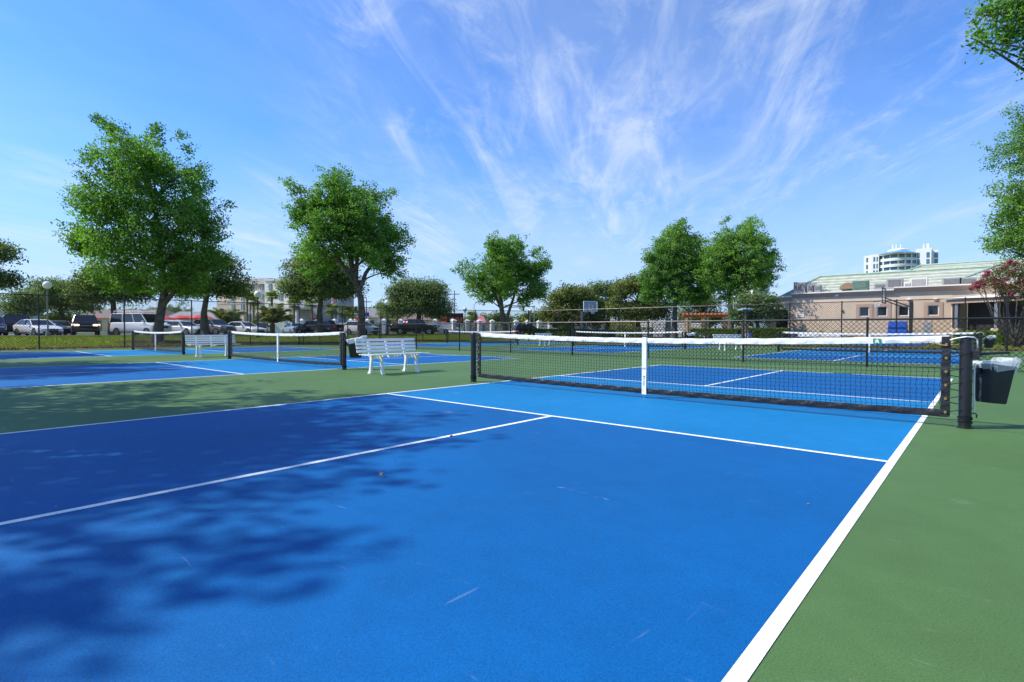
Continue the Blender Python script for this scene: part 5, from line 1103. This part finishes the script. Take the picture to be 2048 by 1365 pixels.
core = arc(1755, 1829, 3.0, y=-.5) + [(tx(1829), 16), (tx(1755), 16)]; MB().prism(core, 0, tz(509), 'z').build('core', CG, TW)
for i, py in enumerate((521, 533, 545, 557, 569)):
    sl = arc(1754.5, 1830, 5.2, y=-.6) + [(tx(1829.5), 6), (tx(1755), 6)]; MB().prism(sl, tz(py + 1.6), tz(py - .3), 'z').build('balcony_slab', CW, TW)
    rl = arc(1755, 1829.5, 5.2, y=-.7); b = MB()
    for (xa, ya), (xb, yb) in zip(rl[:-1], rl[1:]): b.add([(xa, ya, tz(py - .2)), (xb, yb, tz(py - .2)), (xb, yb, tz(py - 3.6)), (xa, ya, tz(py - 3.6))], [(0, 1, 2, 3)])
    b.build('balustrade', mat('pale balustrade', (.58, .60, .60), .5), TW)
for px in (1764, 1778, 1794, 1808, 1820): MB().box(tx(px - 1.6), tx(px + 1.6), -4.4 + abs(px - 1792) * .07, -1.0, 0, tz(509)).build('column', CW, TW)
MB().prism(arc(1752, 1832, 6.2, y=-1.0) + [(tx(1831), 12), (tx(1753), 12)], tz(510.5), tz(508), 'z').build('soffit', CT, TW)
rb = MB(); lo = arc(1751, 1828, 6.5, y=-1.2); hi = [(tx(1778 + 30 * i / 14), 3.0) for i in range(15)]
rb.v = [(x, y, tz(508)) for x, y in lo] + [(x, y, tz(500.5)) for x, y in hi]; rb.f = [(i, i + 1, 16 + i, 15 + i) for i in range(14)]; rb.build('roof', CB, TW)
MB().lathe([(tx(1818) - tx(1797) + .2, 0), (tx(1820) - tx(1797), tz(497) - tz(503)), (tx(1817) - tx(1797), tz(495.5) - tz(503))], 24, (tx(1794), 9, tz(503))).build('drum', CW, TW)
for px in (1782, 1789, 1798, 1844, 1851, 1853): MB().box(tx(px - 1.2), tx(px + 1.2), 6, 6.7, tz(503), tz(486 if px < 1820 else 489)).build('antenna', WFR, TW)
for px, w in ((1730, 4), (1745, 3.4), (1751, 2.6)):
    for py in (516, 530, 543): MB().box(tx(px - w / 2), tx(px + w / 2), (-.12 if px < 1738 else -2.12), (-.005 if px < 1738 else -2.005), tz(py + 5), tz(py - 4)).build('window', CG, TW)
for px, w in ((1833, 5), (1851.5, 6)):
    for py in (514, 527, 540): MB().box(tx(px - w / 2), tx(px + w / 2), -1.12, -1.005, tz(py + 5), tz(py - 5)).build('window', CG, TW)
for py in (514, 527, 540): MB().box(tx(1864), tx(1871), 1.9, 1.995, tz(py + 5), tz(py - 5)).build('window', CG, TW)
# a second far block glimpsed behind the spreading oak
X, Y = at(1521, 320); t = thing('far_building', (X, Y, -.03), 'pale far building glimpsed behind the spreading oak', 'building', YR); MB().box(-5, 5, 0, 10, 0, zat(1521, 563, 320)).build('wall', CW, t)
for i in range(3):
    for j in range(3): MB().box(-4.2 + i * 3, -2.2 + i * 3, -.1, -.005, zat(1521, 577 + j * 11, 320), zat(1521, 570 + j * 11, 320)).build('window', CG, t)

# ------------------------------------------------------------------ low buildings beyond the road
def lowbuild(name, label, px0, px1, d, top, wall, roofm, awn=None, sign=None):
    X, Y = at(px0, d); w = (px1 - px0) * d / F; t = thing(name, (X, Y, .2), label, 'building', YR); H = zat(px0, top, d) - .2
    MB().box(0, w, 0, 8, -.2, H * .62).build('wall', wall, t); MB().hexa([(-.5, -.6, H * .62), (w + .5, -.6, H * .62), (w + .5, 8.6, H * .62), (-.5, 8.6, H * .62), (w * .12, 3, H), (w * .88, 3, H), (w * .88, 5, H), (w * .12, 5, H)]).build('roof', roofm, t)
    n = max(2, int(w / 3))
    for i in range(n): MB().box(w * (i + .2) / n, w * (i + .8) / n, -.08, -.004, .5, H * .5).build('window', HGL, t)
    if awn:
        m = int(w * awn[1] / .5)
        for i in range(m): x0 = w * awn[0] + i * .5; MB().hexa([(x0, -1.8, H * .45), (x0 + .5, -1.8, H * .45), (x0 + .5, 0, H * .60), (x0, 0, H * .60), (x0, -1.8, H * .46), (x0 + .5, -1.8, H * .46), (x0 + .5, 0, H * .615), (x0, 0, H * .615)]).build('awning_stripe', (RDC, WFR)[i % 2], t)
    if sign: MB().box(w * sign[0], w * sign[1], -.3, -.1, H * .64, H * .82).build('sign_board', sign[2], t)
GRF = mat('grey shingle', (.26, .25, .26), .85); BRK = mat('brown shingle', (.20, .15, .13), .85); SBL = mat('sign blue', (.02, .10, .40), .4)
lowbuild('restaurant', 'low grey roofed building with red awning and blue sign beyond the road', 690, 755, 140, 616, HL_, GRF, (.1, .35), (.45, .75, SBL)); lowbuild('restaurant', 'brown roofed restaurant with red and white awning beyond the palms', 782, 862, 132, 624, HT, BRK, (.15, .4))
lowbuild('shop', 'long pale shop front behind the red cafe parasols', 150, 330, 118, 618, HT, BRK); lowbuild('shop', 'tan shop beside the red cafe parasols', 330, 440, 116, 622, HL_, GRF)
lowbuild('kiosk', 'pink kiosk beyond the white railing', 952, 968, 128, 632, mat('pink paint', (.55, .18, .20), .7), mat('pink roof', (.5, .15, .18), .7)); lowbuild('shop', 'low tan shop at the end of the road behind the magnolias', 1130, 1300, 140, 640, HT, BRK)
# pale blue metal screen wall on the far left
X, Y = at(-60, 72); t = thing('metal_wall', (X, Y, .3), 'pale blue corrugated metal wall behind the black pickup', 'wall', YR); mw = MB().box(-.38, .38, -.04, .04, 0, zat(0, 616, 72) - .3).mesh('panel', mat('pale blue metal', (.33, .42, .46), .45, metal=.2), bevel=.02)
for i in range(13): link('panel', mw, t, loc=(i * .8, (i % 2) * .05, 0))
for i in (0, 4, 8, 12): MB().box(i * .8 - .06, i * .8 + .06, .10, .2, 0, zat(0, 612, 72) - .3).build('post', GALV, t)
# far woods and roofs closing the horizon
wb = []
for i in range(60):
    px = random.uniform(-300, 2500); d = random.uniform(230, 330); x, y = at(px, d); wb.append((x, y, random.uniform(2, 6), random.uniform(4, 7)))
C, T, A = crown_points(wb, 5, 9, 1.2); link('far_wood', leaf_mesh('far_wood', C, 1.5, 1.0, LDARK, T, axis=A, outward=A), label='far line of dark trees along the horizon', cat='wood', kind='stuff')

# ------------------------------------------------------------------ fallen leaves on the court
LFM = [mat('fallen leaf brown', (.30, .15, .05), .8), mat('fallen leaf orange', (.48, .22, .06), .8), mat('fallen leaf green', (.16, .20, .05), .8)]
def gpt(px, py):
    d = CAM[2] * F / (py - hy(px)); return at(px, d)
LV = [(903, 879, 'curled orange leaf beside the white centre line'), (762, 956, 'curled brown leaf in the tree shade on the blue court')]
for k, (px, py, l) in enumerate(LV):
    x, y = gpt(px, py); s = .024; b = MB()
    for i in range(6):
        u = i / 5; w = s * .5 * math.sin(math.pi * (u * .92 + .04)); b.v += [(s * 2 * (u - .5), -w, .004 + .018 * (w / s) * 2 * .5 + .01 * math.sin(u * 3)), (s * 2 * (u - .5), 0, .003 + .012 * math.sin(u * 3)), (s * 2 * (u - .5), w, .004 + .022 * (w / s) + .01 * math.sin(u * 3))]
    b.f = [(3 * i + j, 3 * i + j + 1, 3 * i + 4 + j, 3 * i + 3 + j) for i in range(5) for j in range(2)]
    b.build('fallen_leaf', LFM[k % 3], loc=(x, y, .010), rz=random.uniform(0, 3), label=l, cat='leaf')
# specks of plant litter, too many and too small to count
C = []
for i in range(260):
    x, y = random.uniform(-14, 4.5), random.uniform(-5.5, 6)
    if math.hypot(x - CAM[0], y - CAM[1]) > 3.2: C.append((x, y, .012))
for i in range(500): C.append((random.uniform(-28, -26.2) if i % 2 else random.uniform(-24, 4), random.uniform(-8, 20) if i % 2 else random.uniform(26.2, 26.9), .010))
C = np.array(C); link('leaf_litter', leaf_mesh('leaf_litter', C, .014, .008, leafmat('litter', (.20, .12, .05), (.42, .32, .16), (1, 1, 1), .1), rng.random(len(C)), up=4.0, fold=.1), label='tiny specks of leaf litter scattered on the courts', cat='litter', kind='stuff')
# bark chips over the mulch
C = np.column_stack([rng.uniform(-31.5, -29.1, 9000), rng.uniform(-9, 20, 9000), rng.uniform(.0, .03, 9000)]); C2 = np.column_stack([rng.uniform(-24, 9, 7000), rng.uniform(27.2, 29.3, 7000), rng.uniform(-.01, .02, 7000)])
X, Y = at(314, 36); r_ = np.sqrt(rng.random(5000)) * 2.2; a_ = rng.random(5000) * 6.283; C3 = np.column_stack([X + r_ * np.cos(a_), Y + r_ * np.sin(a_), np.maximum(0, .12 * (1 - r_ / 2.2)) + .02 + np.array([gz(X + q, Y) for q in r_ * np.cos(a_)])])
link('bark_chips', leaf_mesh('bark_chips', np.concatenate([C, C2, C3]), .14, .06, leafmat('bark chip', (.12, .07, .045), (.34, .22, .15), (1, 1, 1), .05), rng.random(21000), up=1.5, fold=.1), label='loose bark mulch along the foot of the tall fence', cat='mulch', kind='stuff')
